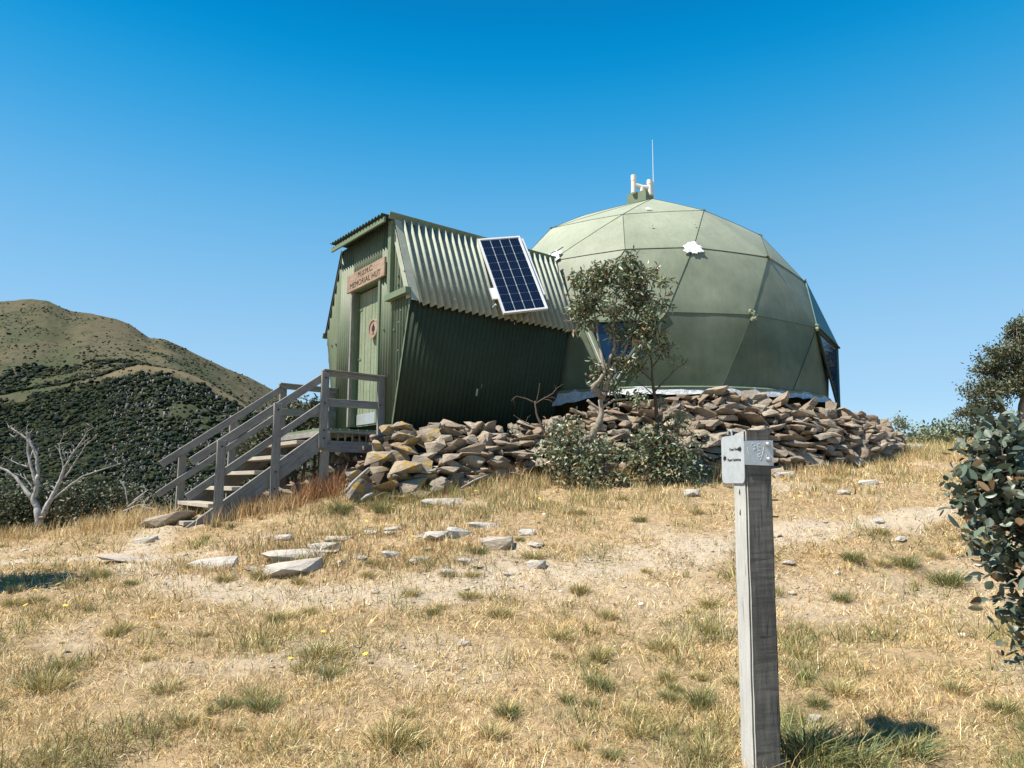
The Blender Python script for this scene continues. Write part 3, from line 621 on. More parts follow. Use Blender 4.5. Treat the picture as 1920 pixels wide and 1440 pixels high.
mb = MB(); mb.tube([S(-.2, -SH*.4, -.03), S(-.24, -SH*.5, -.06), S(-.18, -SH*.56, -.08), S(-.21, -SH*.62, -.06)], .006, 5); mb.build('lead', M_black, sp_)

# ------------------------------------------------------------------ stairs
ST = empty('stairs', H(0, -1.5, -.6)); tag(ST, 'weathered grey timber stairs with handrails leading up to the hut door', 'stairs')
NR, FR = .72, -.82; T0 = .88; SL = .75; DK = -.10        # deck top h relative to sill
def SP(w_, t_, z_): q = O_+A_*w_-B_*t_; return Vector((q.x, q.y, z_))
Zd = .655
def zr(t_): return 1.375-SL*(t_-T0)            # top of hand rail
# deck boards
mb = MB()
for k in range(7): mb.box(SP((NR+FR)/2, .07+k*.125, Zd-.015), A_*(NR-FR-.02), B_*.115, Zv*.03)
mb.build('deck', M_trim, ST)
mb = MB()
for k in range(8): mb.box(SP(NR-.1-k*.0, .12+k*.1, Zd-.10), A_*.02, B_*.018, Zv*.13)
mb.build('deck_slats', M_tread, ST)
beam('deck_joist', SP(NR-.02, .02, Zd-.045), SP(NR-.02, T0+.02, Zd-.045), .03, .035, M_grey, ST)
beam('deck_joist', SP(NR+.0, .0, Zd-.23), SP(NR+.0, T0-.02, Zd-.23), .14, .045, M_grey, ST)
beam('deck_joist', SP(FR+.0, .0, Zd-.12), SP(FR+.0, T0, Zd-.12), .18, .045, M_grey, ST)
beam('deck_joist', SP(FR, T0-.0, Zd-.07), SP(NR, T0-.0, Zd-.07), .07, .045, M_grey, ST)
for (w_, t_) in ((NR-.03, T0-.06), (FR+.03, T0-.06), (NR-.06, .06), (FR+.03, .1)):
    q = SP(w_, t_, 0); beam('deck_leg', (q.x, q.y, gz(q.x, q.y)-.15), (q.x, q.y, Zd-.05), .09, .09, M_tread if w_ > 0 else M_grey, ST, up=B_)
def post(w_, t_, zt, zb): beam('post', SP(w_, t_, zb), SP(w_, t_, zt), .095, .045, M_grey, ST, up=B_)
off = .045
post(NR+off, T0, 1.35, .40); post(NR+off, 1.46, zr(1.46)-.02, -.22); post(NR+off, 2.08, zr(2.08)-.02, gz(*SP(NR, 2.08, 0)[:2])-.05); post(NR+off*.4, .08, 1.37, .5)
post(FR-off, T0-.05, 1.35, .40); post(FR-off, 1.50, zr(1.5)-.02, -.3); post(FR-off, 2.12, zr(2.12)-.02, gz(*SP(FR, 2.12, 0)[:2])-.05); post(FR-off*.4, .10, 1.36, .5)
def rail(w_, t0, z0, t1, z1, wd=.09, th=.035, nm='handrail', ext=0, mt=M_grey): return beam(nm, SP(w_, t0, z0), SP(w_, t1, z1), wd, th, mt, ST, ext=ext)
for w_, off2 in ((NR, 0), (FR, 0)):
    s = 1 if w_ > 0 else -1
    rail(w_+s*.005, T0-.02, 1.36-.045, 2.38, zr(2.38)-.045, .092, nm='handrail')
    rail(w_+s*.005, .03, 1.365-.03, T0+.03, 1.375-.03, .065, nm='handrail')
    beam('rail_cap', SP(w_+s*.01, .03, 1.375), SP(w_+s*.01, T0+.02, 1.385), .02, .10, M_grey, ST)
    rail(w_+s*.005, T0-.02, .955, 2.40, .955-SL*(2.40-T0), .08, nm='mid_rail')
    rail(w_+s*.005, .03, .985, T0+.03, .975, .10, nm='mid_rail')
    if s > 0: rail(w_-.01, T0-.04, .53, 2.42, .53-SL*(2.42-T0+.04)+.0, .20, .045, nm='stringer')
    else: rail(w_+.01, T0-.04, .50, 2.42, .50-SL*(2.42-T0+.04), .20, .045, nm='stringer')
rz = (Zd+.47)/6
for k in range(1, 7):
    zc = Zd-rz*k+.02; tt = T0+.245*k-.06
    beam('tread', SP(FR+.04, tt, zc-.02), SP(NR-.03, tt, zc-.02), .24, .045, M_tread, ST, up=B_)
mb = MB()
for (w_, t_, z_) in [(NR, T0, 1.28), (NR, T0, .96), (NR, T0, .52), (NR, 1.46, .84), (NR, 1.46, .1), (NR, 2.08, .38), (NR, .12, .98), (NR, 1.46, -.1), (NR, T0, .62), (FR-.1, .12, .98)]:
    p = SP(w_, t_, z_)+A_*.068; mb.tube([p, p+A_*.008], .011, 8)
mb.build('bolt_heads', M_black, ST)
mb = MB(); p = SP(NR+.016, 1.21, .02); mb.tube([p, p+A_*.012], .045, 14); mb.build('pipe_end', M_black, ST)
fb = beam('concrete_block', SP(NR-.1, 1.35, -.52), SP(NR-.1, 1.6, -.52), .2, .2, M_tread, ST)

# ------------------------------------------------------------------ sign post
SPo = empty('marker_post', (.985, 2.754, -1.2)); tag(SPo, 'square weathered timber post in the foreground grass carrying a metal track sign', 'post')
thp = R(8); px_, py_ = Vector((math.cos(thp), math.sin(thp), 0)), Vector((-math.sin(thp), math.cos(thp), 0))   # px_: along front face to the right
gb = gz(1.08, 2.95)
ptop, pbot = Vector((.964, 2.754, .193)), Vector((.934, 2.754, -1.45)); ax = (ptop-pbot).normalized()
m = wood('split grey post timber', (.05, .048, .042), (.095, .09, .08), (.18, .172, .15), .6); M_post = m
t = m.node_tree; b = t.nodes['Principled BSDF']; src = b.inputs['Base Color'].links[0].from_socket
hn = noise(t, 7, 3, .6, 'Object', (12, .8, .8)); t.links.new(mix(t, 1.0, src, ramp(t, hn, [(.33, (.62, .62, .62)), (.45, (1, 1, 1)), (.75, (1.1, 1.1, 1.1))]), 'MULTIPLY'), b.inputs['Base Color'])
bm = bmesh.new(); bmesh.ops.create_cube(bm, size=1); Lp = (ptop-pbot).length; bmesh.ops.scale(bm, vec=(Lp, .110, .110), verts=bm.verts)
bmesh.ops.bevel(bm, geom=bm.edges[:], offset=.007, segments=2, affect='EDGES')
long_e = [e for e in bm.edges if abs(e.verts[0].co.x-e.verts[1].co.x) > Lp*.5]; bmesh.ops.subdivide_edges(bm, edges=long_e, cuts=90, use_grid_fill=True)
for v in bm.verts:
    k = Vector((v.co.x*9, v.co.y*30, v.co.z*30)); s = 1+.035*mnoise.noise(k)+.02*mnoise.noise(k*3)
    v.co.y *= s*(1+.02*mnoise.noise(k*6)); v.co.z *= 1+.035*mnoise.noise(k+Vector((9, 0, 0)))
    if v.co.x > Lp/2-.02: v.co.x += .012*mnoise.noise(v.co*25)+.010*math.copysign(1, v.co.y)*.4
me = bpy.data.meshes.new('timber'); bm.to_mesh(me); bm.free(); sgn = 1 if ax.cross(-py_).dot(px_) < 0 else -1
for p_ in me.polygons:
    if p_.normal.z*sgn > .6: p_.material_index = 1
Mx = Matrix((ax, -py_, ax.cross(-py_))).transposed().to_4x4(); Mx.translation = (ptop+pbot)/2; M_post_lit = wood('bleached sunlit post side', (.30, .30, .28), (.40, .40, .375), (.52, .515, .49), .6); link('timber', me, [M_post, M_post_lit], SPo, Mx)  # sun brightness painted into the bleached side, shade into the darker front
# drying cracks on the two faces
mb = MB(); fc = lambda u, h_, o=.0: Vector(ptop)-ax*h_+px_*u-py_*(.056+o)
for k in range(7):
    u = random.choice((-.02, .01, .033, random.uniform(-.05, .05))); h0 = random.uniform(.15, 1.3); l = random.uniform(.03, .2); pts = [fc(u+random.uniform(-.003, .003), h0+l*q/5, -.0014) for q in range(6)]; mb.tube(pts, [.0003, .0007, .0008, .0007, .0006, .0003], 4)
for k in range(4):
    h0 = random.choice((.78, .9, 1.08, .84, random.uniform(.2, 1.35))); u0 = random.uniform(-.055, .0); l = random.uniform(.03, .1); mb.tube([fc(min(.058, u0+l*q/4), h0+random.uniform(-.002, .002), -.0014) for q in range(5)], [.0003, .0006, .0007, .0006, .0003], 4)
mb.build('cracks', M_black, SPo)
sn = empty('track_sign', (.95, 2.7, .05)); tag(sn, 'bent aluminium track sign with two black arrows bolted to the timber post', 'sign')
m, t, b = newmat('brushed sign metal'); nn = noise(t, 30, 5, .7, 'Object'); t.links.new(ramp(t, nn, [(.3, (.40, .44, .46)), (.7, (.52, .56, .58))]), b.inputs['Base Color']); b.inputs['Roughness'].default_value = .45; b.inputs['Metallic'].default_value = .25; M_plate = m
def rrect(w_, h_, r, n=5):
    out = []
    for cx_, cy_, a0 in ((w_/2-r, h_/2-r, 0), (-w_/2+r, h_/2-r, 90), (-w_/2+r, -h_/2+r, 180), (w_/2-r, -h_/2+r, 270)):
        for k in range(n+1): a = R(a0+90*k/n); out.append((cx_+r*math.cos(a), cy_+r*math.sin(a)))
    return out
# left plate runs back along the left face of the post
lx, ly = -py_, ax; ln = lx.cross(ly); LW, LH = .198, .192; lc = Vector(ptop)-px_*.0625+py_*.041-ax*.108
pts = rrect(LW, LH, .022); V = [lc+lx*a+ly*c for a, c in pts]+[lc+lx*a+ly*c-ln*.003 for a, c in pts]; k = len(pts)
link('plate', mesh_py('plate', V, [tuple(range(k)), tuple(range(2*k-1, k-1, -1))]+[(i, i+k, (i+1) % k+k, (i+1) % k) for i in range(k)]), M_plate, sn)
pc = fc(-.003, .083, .003); V = [pc+px_*a+ax*c-py_*d for d in (0, .003) for a, c in ((-.060, -.049), (.062, -.053), (.062, .047), (-.060, .044))]
link('bracket', mesh_py('bracket', V, [(0, 3, 2, 1), (4, 5, 6, 7), (0, 1, 5, 4), (1, 2, 6, 5), (2, 3, 7, 6), (3, 0, 4, 7)]), M_plate, sn)
def arrow(c, s, d, nm):
    P = [(-.5, -.28), (.1, -.28), (.1, -.55), (.6, 0), (.1, .55), (.1, .28), (-.5, .28)]; V = [c+lx*a*s*d+ly*b_*s+ln*z for z in (.0005, .0012) for a, b_ in P]; n_ = 7
    F = [tuple(range(n_, 2*n_)) if d > 0 else tuple(range(2*n_-1, n_-1, -1))]; link(nm, mesh_py(nm, V, F), M_black, sn)
arrow(lc+lx*LW*.34+ly*LH*.20, .026, 1, 'arrow'); arrow(lc-lx*LW*.34+ly*LH*.03, .026, -1, 'arrow')
text_mesh('Ovens River', .0175, .0003, lc+lx*LW*.08+ly*LH*.205+ln*.0008, lx, ly, M_black, 'lettering', sn, .85)
text_mesh('Mount Feathertop', .0175, .0003, lc+lx*LW*.08-ly*LH*.015+ln*.0008, lx, ly, M_black, 'lettering', sn, .85)
for (u, h_) in ((.036, .052), (.038, .111)):
    mb = MB(); p = fc(u, h_, .006); mb.tube([p, p-py_*.004, p-py_*.011, p-py_*.014], [.010, .0105, .008, .003], 12); mb.build('bolt', M_bolt, sn, True)
# scratched graffiti on the bracket
mb = MB(); gs = [[(-.03, .03), (-.02, .035), (-.012, .028), (-.022, .022), (-.01, .016), (-.022, .01)], [(.005, .034), (-.004, .03), (-.002, .02), (.008, .02)], [(.016, .03), (.024, .026), (.022, .012), (.012, -.02), (.006, -.03), (.0, -.024)], [(-.006, .004), (.006, .006), (.008, -.004), (-.004, -.008), (-.002, -.018), (.01, -.014)], [(-.045, .02), (-.043, .0), (-.038, -.012)], [(.014, .01), (.03, .0), (.034, -.02)]]
for g_ in gs: mb.tube([pc+px_*a+ax*c-py_*.0034 for a, c in g_], .0009, 4)
mb.build('scratches', M_white, sn)
mb = MB(); q0 = lc+lx*LW*.0+ly*(LH*.5-.005)-ln*.01; mb.tube([q0-lx*.055+ly*.012, q0-lx*.05+ly*.026, q0-lx*.035+ly*.03, q0-lx*.022+ly*.022, q0-lx*.018+ly*-.005], .0035, 6); mb.build('wire_loop', M_alu, sn)
for hh in (.27, .335):
    mb = MB(); p = ptop-ax*hh+px_*.06-py_*.02; mb.tube([p, p+px_*.034], .003, 5); mb.build('nail', M_black, SPo)
mb = MB()
for hh in (.235, .315): p = ptop-ax*hh-px_*.055-py_*.0; mb.tube([p+ax*.008, p-ax*.012], [.0015, .004], 5)
mb.build('nail_holes', M_black, SPo)

# ------------------------------------------------------------------ rocks
def rock_mesh(seed, flat=.4, pts=12, rough=.04):
    r = random.Random(seed); bm = bmesh.new()
    for k in range(pts):
        while True:
            x, y, z = [r.uniform(-1, 1) for _ in range(3)]
            if abs(x)**6+abs(y)**6+abs(z)**6 < 1: break
        l = (abs(x)**6+abs(y)**6+abs(z)**6)**(1/6); k2 = r.uniform(.8, 1)/l; bm.verts.new((x*k2*.5, y*k2*.5, z*k2*.5))
    rs = bmesh.ops.convex_hull(bm, input=bm.verts[:]); 
    dl = [g_ for g_ in rs['geom_interior'] if isinstance(g_, bmesh.types.BMVert)]; bmesh.ops.delete(bm, geom=dl, context='VERTS')
    bmesh.ops.bevel(bm, geom=bm.edges[:], offset=.009, segments=1, affect='EDGES')
    bmesh.ops.triangulate(bm, faces=bm.faces[:]); bmesh.ops.subdivide_edges(bm, edges=[e for e in bm.edges if e.calc_length() > .14], cuts=2, use_grid_fill=False); bmesh.ops.triangulate(bm, faces=bm.faces[:])
    for v in bm.verts: q = v.co*3.1+Vector((seed, 0, 0)); v.co += v.co.normalized()*rough*(mnoise.noise(q)+.6*mnoise.noise(q*2.9))
    me = bpy.data.meshes.new('rock'); bm.to_mesh(me); bm.free(); return me
def rock_mat(name, stops, lichen=None, lth=.5):
    m, t, b = newmat(name); oi = N(t, 'ShaderNodeObjectInfo'); c = ramp(t, oi.outputs['Random'], stops)
    n1 = noise(t, 4, 8, .75, 'Object'); n2 = noise(t, 2.5, 5, .6, 'Object', (1, 1, 5)); n4 = noise(t, 16, 6, .8, 'Object')
    c = mix(t, .6, c, ramp(t, n1, [(.3, (.42, .42, .42)), (.5, (.9, .9, .9)), (.7, (1.25, 1.22, 1.15))]), 'MULTIPLY')
    c = mix(t, .35, c, ramp(t, n2, [(.35, (.22, .12, .07)), (.5, (.33, .27, .2)), (.65, (.46, .41, .34))]))
    c = mix(t, ramp(t, n4, [(.60, (0, 0, 0)), (.68, (.7, .7, .7))]), c, (.52, .50, .44))
    if lichen: c = mix(t, ramp(t, noise(t, 3.2, 7, .7, 'Object'), [(lth, (0, 0, 0)), (lth+.07, (1, 1, 1))]), c, lichen)
    t.links.new(c, b.inputs['Base Color']); b.inputs['Roughness'].default_value = .9; bump(t, b, n1, .6, .08); return m
ST1 = [(0, (.15, .11, .075)), (.25, (.34, .265, .19)), (.45, (.25, .225, .18)), (.65, (.42, .335, .24)), (.8, (.15, .145, .13)), (1, (.54, .45, .34))]
M_rock = rock_mat('brown schist', ST1); M_lich = rock_mat('lichened schist', ST1, (.42, .27, .045), .52); M_slab = rock_mat('pale slab stone', [(0, (.58, .53, .46)), (.5, (.66, .64, .6)), (1, (.5, .42, .34))])
RM = [rock_mesh(s_) for s_ in range(16)]
for me in RM[:11]: me.materials.append(M_rock)
RL = []
for me in RM[:8]: q = me.copy(); q.materials.clear(); q.materials.append(M_lich); RL.append(q)
SLm = [rock_mesh(40+s_, pts=16, rough=.04) for s_ in range(5)]
for me in SLm: me.materials.append(M_slab)
def rock(meshes, loc, size, rot, label, cat='rock', group=None, name='rock'):
    o = bpy.data.objects.new(name, random.choice(meshes)); COL.objects.link(o); o.location = loc; o.scale = size; o.rotation_euler = rot; tag(o, label, cat, group); return o
stn = [(648, 938, 7.95, 918, 8.1), (672, 945, 7.9, 868, 8.3), (705, 946, 7.85, 818, 8.45), (745, 944, 7.85, 785, 8.55), (775, 940, 7.85, 783, 8.6), (830, 916, 8.0, 798, 8.65), (900, 903, 8.15, 800, 8.8), (970, 898, 8.3, 803, 8.9), (1040, 894, 8.4, 788, 9.0), (1100, 892, 8.5, 770, 9.15), (1200, 888, 8.6, 758, 9.35), (1300, 886, 8.8, 745, 9.5), (1345, 885, 8.85, 730, 9.55), (1420, 884, 9.0, 746, 9.7), (1500, 879, 9.25, 761, 10.0), (1560, 875, 9.6, 768, 10.4), (1620, 869, 10.1, 781, 10.9), (1648, 864, 10.5, 792, 11.4), (1662, 858, 11.3, 802, 11.9)]
WBse = [at(a, b_, c) for a, b_, c, _, _ in stn]; WTop = [at(a, d, e) for a, _, _, d, e in stn]
WBse += [Vector((6.75, 12.7, .6)), Vector((6.6, 14.1, .7)), Vector((6.1, 15.4, .6))]; WTop += [Vector((6.3, 12.8, 1.15)), Vector((6.2, 14.0, 1.1)), Vector((5.8, 15.0, 1.0))]
acc = [0]
for i in range(1, len(WBse)): acc.append(acc[-1]+(WBse[i]-WBse[i-1]).length)
def wl(s):
    i = max(0, min(len(acc)-2, int(np.searchsorted(acc, s)-1))); f = (s-acc[i])/(acc[i+1]-acc[i]); return WBse[i].lerp(WBse[i+1], f), WTop[i].lerp(WTop[i+1], f), (WBse[i+1]-WBse[i]).normalized()
def wpt(s, v):
    a, c, tdir = wl(s); p = a.lerp(c, v); nrm = Vector((tdir.y, -tdir.x, 0)).normalized(); return p+nrm*.16*math.sin(math.pi*min(1, v*1.1))**1.0*.8, tdir, nrm
# earth core behind the stones
V = []; F = []; ns = 90; nvv = 7
for i in range(ns+1):
    s = acc[-1]*i/ns
    for j in range(nvv+1):
        if j < 6:
            p, td, nn_ = wpt(s, j/5*.96); p = p-nn_*.2-Zv*(.08 if j else .2)
        elif j == 6: a, c, td = wl(s); nn_ = Vector((td.y, -td.x, 0)).normalized(); p = c-nn_*.5-Zv*.08
        else: p = c-nn_*1.0; p.z = min(c.z, gz(p.x, p.y))-.1
        V.append(p)
for i in range(ns):
    for j in range(nvv): a0 = i*(nvv+1)+j; F.append((a0, a0+nvv+1, a0+nvv+2, a0+1))
m, t, b = newmat('earth with gap shadow between stones'); t.links.new(ramp(t, noise(t, 12, 5, .7, 'Object'), [(.3, (.03, .024, .018)), (.7, (.08, .062, .045))]), b.inputs['Base Color']); b.inputs['Roughness'].default_value = 1; M_earth = m  # earth colour lowered to carry the shadow in the gaps
ec = link('earth_bank', mesh_py('earth_bank', V, F, True), M_earth); tag(ec, kind='structure')
cnt = 0; v = 0.03; fill = []
rows = []
def wallrocks():
    global cnt
    s = .0; L = acc[-1]; rr = random.Random(5)
    row = 0
    while row < 18:
        s = rr.uniform(0, .12)
        while s < L-.1:
            p0, _, _ = wpt(s, 0); p1, _, _ = wpt(s, 1); hh = (p1-p0).length; f = min(1, s/1.3)
            th = (.15*(1-f)+.098*f); nr = max(1, round(hh/th)); px_at = 960+1280*p0.x/p0.y
            wdt = rr.uniform(.20, .36) if s < 1.2 else rr.uniform(.17, .46) if rr.random() < .7 else rr.uniform(.13, .22)
            if px_at > 1560: wdt *= .85
            hid = p0.y > 12.2
            if row < nr:
                v_ = (row+.5)/nr*1.02; p, td, nn_ = wpt(s+wdt/2, v_); dpt = rr.uniform(.2, .34); thk = th*rr.choice((.7, .85, 1.0, 1.1, 1.5))
                if s < 1.5: thk = min(thk*1.25, wdt*.8)
                top = row >= nr-2; tl = .2 if not top else .42
                yaw_ = math.atan2(td.y, td.x)+rr.uniform(-.7, .7); p = p+nn_*rr.uniform(-.08, .05)+Zv*rr.uniform(-.02, .02)
                yield p, (wdt*1.12, dpt, thk*1.05), (rr.gauss(0, tl*.7), rr.gauss(0, tl), yaw_), s, row, nr, hid
            s += wdt*.93
        row += 1
WR = list(wallrocks())
for p, size, rot, s, row, nr, hid in WR: pass
vis = [q for q in WR if not q[6]]
vis.sort(key=lambda q: -q[1][0]*q[1][2]/q[0].y); solo = vis[:262]; rest = vis[262:]+[q for q in WR if q[6]]
gl = [('lichen spotted rock in the heap at the foot of the stairs', 'lichened rocks heaped beside the stairs'),
      ('brown flat stone in the low dry stone bank along the hut tunnel', 'stones of the bank below the tunnel wall'),
      ('tan and brown stone in the dry stone wall below the green dome', 'stones of the wall around the dome')]
for p, size, rot, s, row, nr, hid in solo:
    px_at = 960+1280*p.x/p.y; k = 0 if px_at < 800 else 1 if px_at < 1060 else 2
    rock(RL if k == 0 else RM[:11], p, size, rot, gl[k][0], 'rock', gl[k][1])
def rockstuff(items, nm, label, srcs, mat):
    Vs = []; Fs = []; o0 = 0
    arr = [(np.array([v.co[:] for v in me.vertices]), np.array([list(p.vertices) for p in me.polygons])) for me in srcs]
    for p, size, rot in items:
        V0, F0 = random.choice(arr); Mx = Matrix.Rotation(rot[2], 3, 'Z')@Matrix.Rotation(rot[1], 3, 'Y')@Matrix.Rotation(rot[0], 3, 'X'); Vs.append((V0*np.array(size))@np.array(Mx).T+np.array(p)); Fs.append(F0+o0); o0 += len(V0)
    o = link(nm, mesh_np(nm, np.concatenate(Vs), np.concatenate(Fs)), mat); tag(o, label, 'rocks', kind='stuff'); return o
items = [(p, size, rot) for p, size, rot, *_ in rest]
for k in range(650):
    s = random.uniform(.05, acc[-1]-.1); v_ = random.random()**.8; p, td, nn_ = wpt(s, v_); a = random.uniform(.06, .17)
    items.append((p-nn_*random.uniform(-.02, .09), (a, a*.8, a*random.uniform(.35, .7)), (random.uniform(-.6, .6), random.uniform(-.6, .6), random.uniform(0, 6))))
for k in range(150):        # rubble lying on top of the bank and under the deck
    s = random.uniform(1.0, acc[-1]-.5); a, c, td = wl(s); nn_ = Vector((td.y, -td.x, 0)).normalized(); sz = random.uniform(.1, .3)
    items.append((c-nn_*random.uniform(.05, .45)-Zv*.03, (sz, sz*.8, sz*.4), (random.uniform(-.3, .3), random.uniform(-.3, .3), random.uniform(0, 6))))
for k in range(120):
    w_ = random.uniform(-.3, .85); t_ = random.uniform(-.05, 1.35); q = SP(w_, t_, 0); g0 = gz(q.x, q.y); lim = max(.1, .55-abs(t_-.0)*.45); sz = random.uniform(.12, .28)
    items.append(((q.x, q.y, g0+random.uniform(0, lim)), (sz, sz*.8, sz*.55), (random.uniform(-.5, .5), random.uniform(-.5, .5), random.uniform(0, 6))))
rockstuff(items, 'rubble', 'small chips and packed rubble between the bigger stones', RM, M_rock)
# named slabs and boulders lying in the grass
SLABS = [(558, 1066, 100, 32, 'largest pale grey slab lying in the grass in front of the stairs'), (400, 1058, 78, 28, 'pale slab nearest the left end of the row of slabs before the stairs'), (560, 1043, 130, 16, 'long thin brown slab just behind the largest pale slab'),
 (534, 1012, 36, 16, 'small rounded pale stone behind the long thin slab'), (608, 1026, 60, 16, 'tan slab to the right of the small rounded stone'), (512, 1072, 40, 10, 'little stone touching the left end of the largest pale slab'),
 (828, 943, 76, 16, 'long grey plank shaped stone below the heap of lichened rocks'), (905, 987, 56, 12, 'flat grey stone right of the yellow flowers'), (862, 1003, 50, 20, 'pale stone beside the flat grey stone'), (935, 1020, 56, 26, 'broad flat stone next to the dark grass tussock'), (820, 1008, 46, 20, 'tilted tan stone left of the pale stone'), (988, 998, 28, 12, 'small white stone on the upper slope'),
 (735, 1038, 38, 14, 'grey stone half hidden by a green weed'), (788, 1047, 30, 10, 'small grey stone at the edge of the path'), (274, 1012, 44, 14, 'light stone in the track left of the stairs'), (320, 975, 110, 26, 'pale worn rock step at the foot of the stairs'), (250, 1050, 110, 9, 'flat sheet of pale rock showing through the left track'), (640, 1008, 50, 12, 'pale stone behind the tan slab'),
 (1450, 1437, 50, 22, 'pale pink stone against the base of the timber post'), (1525, 1345, 22, 16, 'small pale stone in the grass right of the timber post'), (870, 1207, 22, 12, 'dark pebble in the middle of the meadow'), (1005, 1062, 36, 18, 'brown stone in the gravel in front of the bushes'), (1470, 893, 40, 16, 'brown stone fallen from the wall behind the post'), (1385, 905, 50, 34, 'tan boulder at the wall foot left of the post'),
 (1585, 925, 26, 12, 'pale stone on the right slope below the wall'), (1630, 905, 36, 14, 'grey stone in grass near the right end of the wall'), (1710, 838, 40, 16, 'low stone just beyond the right end of the wall'), (1300, 925, 30, 18, 'pair of brown stones below the dome bushes'), (505, 925, 60, 34, 'grey brown boulder under the stair stringer'), (575, 900, 50, 26, 'tan boulder beneath the deck'), (700, 925, 40, 26, 'yellow lichened boulder at the foot of the heap')]
for px0, py0, wpx, hpx, lab in SLABS:
    p = hit(px0, py0+hpx*.25); W_ = wpx/1280*p.y; h_ = hpx/1280*p.y
    o = rock(RL if 'lichen' in lab and 'below' not in lab else RM[:11] if 'boulder' in lab or 'step' in lab else SLm, p+Zv*h_*.16, (W_*1.2, max(W_*.5, h_*1.6), h_*1.25), (R(random.uniform(-6, 6)), R(random.uniform(-5, 5)), R(random.uniform(-18, 18))), lab, 'rock'); o.name = 'boulder' if 'boulder' in lab else 'stone'
for k in range(26):
    px0, py0 = random.uniform(470, 1010), random.uniform(985, 1085)
    if random.random() < .2: px0, py0 = random.uniform(1440, 1900), random.uniform(930, 1090)
    p = hit(px0, py0); W_ = random.uniform(.08, .2)
    rock(SLm, p+Zv*.005, (W_, W_*.75, W_*random.uniform(.15, .35)), (R(random.uniform(-8, 8)), R(random.uniform(-8, 8)), random.uniform(0, 6)), 'small flat pale stone half sunk in the dry grass', 'rock', 'small flat stones in the grass', 'stone')
# pebbles
items = []
for k in range(5200):
    px0 = random.uniform(-100, 2020); r_ = random.uniform(2.4, 9.5)
    x = (px0-960)/1280*r_; pm = float(pathmask(np.array([x]), np.array([r_]))[0]) if k % 1 == 0 else 0
    if random.random() > pm*1.0+.03: continue
    a = random.uniform(.004, .014)*(1 if random.random() < .96 else 2.5); items.append(((x, r_, 0), (a*1.3, a, a*.45), (random.uniform(-.2, .2), random.uniform(-.2, .2), random.uniform(0, 6))))
gzs = ground(np.array([i_[0][0] for i_ in items]), np.array([i_[0][1] for i_ in items])); items = [((i_[0][0], i_[0][1], z_+.003), i_[1], i_[2]) for i_, z_ in zip(items, gzs)]
V0, F0 = ico(1); 
def pebbles():
    Vs = []; n = len(items)
    P = np.array([i_[0] for i_ in items]); Sz = np.array([i_[1] for i_ in items]); a = np.array([i_[2][2] for i_ in items])
    v = V0[None]*(1+.25*rng.uniform(-1, 1, (n, len(V0), 1)))*Sz[:, None]; c, s = np.cos(a)[:, None], np.sin(a)[:, None]
    v = np.stack([v[..., 0]*c-v[..., 1]*s, v[..., 0]*s+v[..., 1]*c, v[..., 2]], -1)+P[:, None]
    cc = np.array([[.5, .42, .33], [.42, .33, .25], [.6, .55, .48], [.33, .29, .25]])[rng.integers(0, 4, n)]*rng.uniform(.7, 1.2, (n, 1))
    return mesh_np('gravel', v.reshape(-1, 3), (F0[None]+np.arange(n)[:, None, None]*len(V0)).reshape(-1, 3), np.repeat(cc[:, None], len(V0), 1).reshape(-1, 3))
gv = link('gravel', pebbles(), attr_mat('gravel stone', .9)); tag(gv, 'loose pale gravel and pebbles on the worn track', 'gravel', kind='stuff')

# ------------------------------------------------------------------ grass
STRAW = np.array([[.68, .50, .23], [.75, .60, .33], [.56, .39, .17], [.82, .71, .46], [.60, .43, .20]]); OLIVE = np.array([[.26, .26, .09], [.34, .31, .13], [.19, .20, .07], [.24, .27, .13]]); RUST = np.array([[.42, .22, .11], [.50, .31, .16], [.34, .18, .09]]); BLUEG = np.array([[.16, .21, .11], [.11, .16, .08]])
def blades(P, L, W, lean, colr, curl=.5, az=None, tipd=1.15, name='grass'):
    n = len(P); a = rng.uniform(0, 2*np.pi, n) if az is None else az; d = np.stack([np.cos(a), np.sin(a), np.zeros(n)], -1); fa = rng.uniform(0, 2*np.pi, n); sd = np.stack([np.cos(fa), np.sin(fa), np.zeros(n)], -1)
    ln = lean[:, None]; up = np.array([0, 0, 1.])
    p1 = P+L[:, None]*.5*(up*np.cos(ln)+d*np.sin(ln)); l2 = np.minimum(ln+curl*rng.uniform(.2, 1.4, (n, 1)), 1.75); p2 = p1+L[:, None]*.5*(up*np.cos(l2)+d*np.sin(l2))
    w = W[:, None]*sd; V = np.stack([P-w*.5, P+w*.5, p1+w*.42, p1-w*.42, p2], 1).reshape(-1, 3); b0 = np.arange(n)*5
    Q = np.stack([b0, b0+1, b0+2, b0+3], -1); T = np.stack([b0+3, b0+2, b0+4], -1)
    cc = np.repeat(colr[:, None], 5, 1)
    return V, Q, T, np.clip(cc, 0, 1).reshape(-1, 3)
M_grass = attr_mat('dry grass blades', .8, .14, .1)
def pick(tab, n): return tab[rng.integers(0, len(tab), n)]*rng.uniform(.5, 1.3, (n, 1))
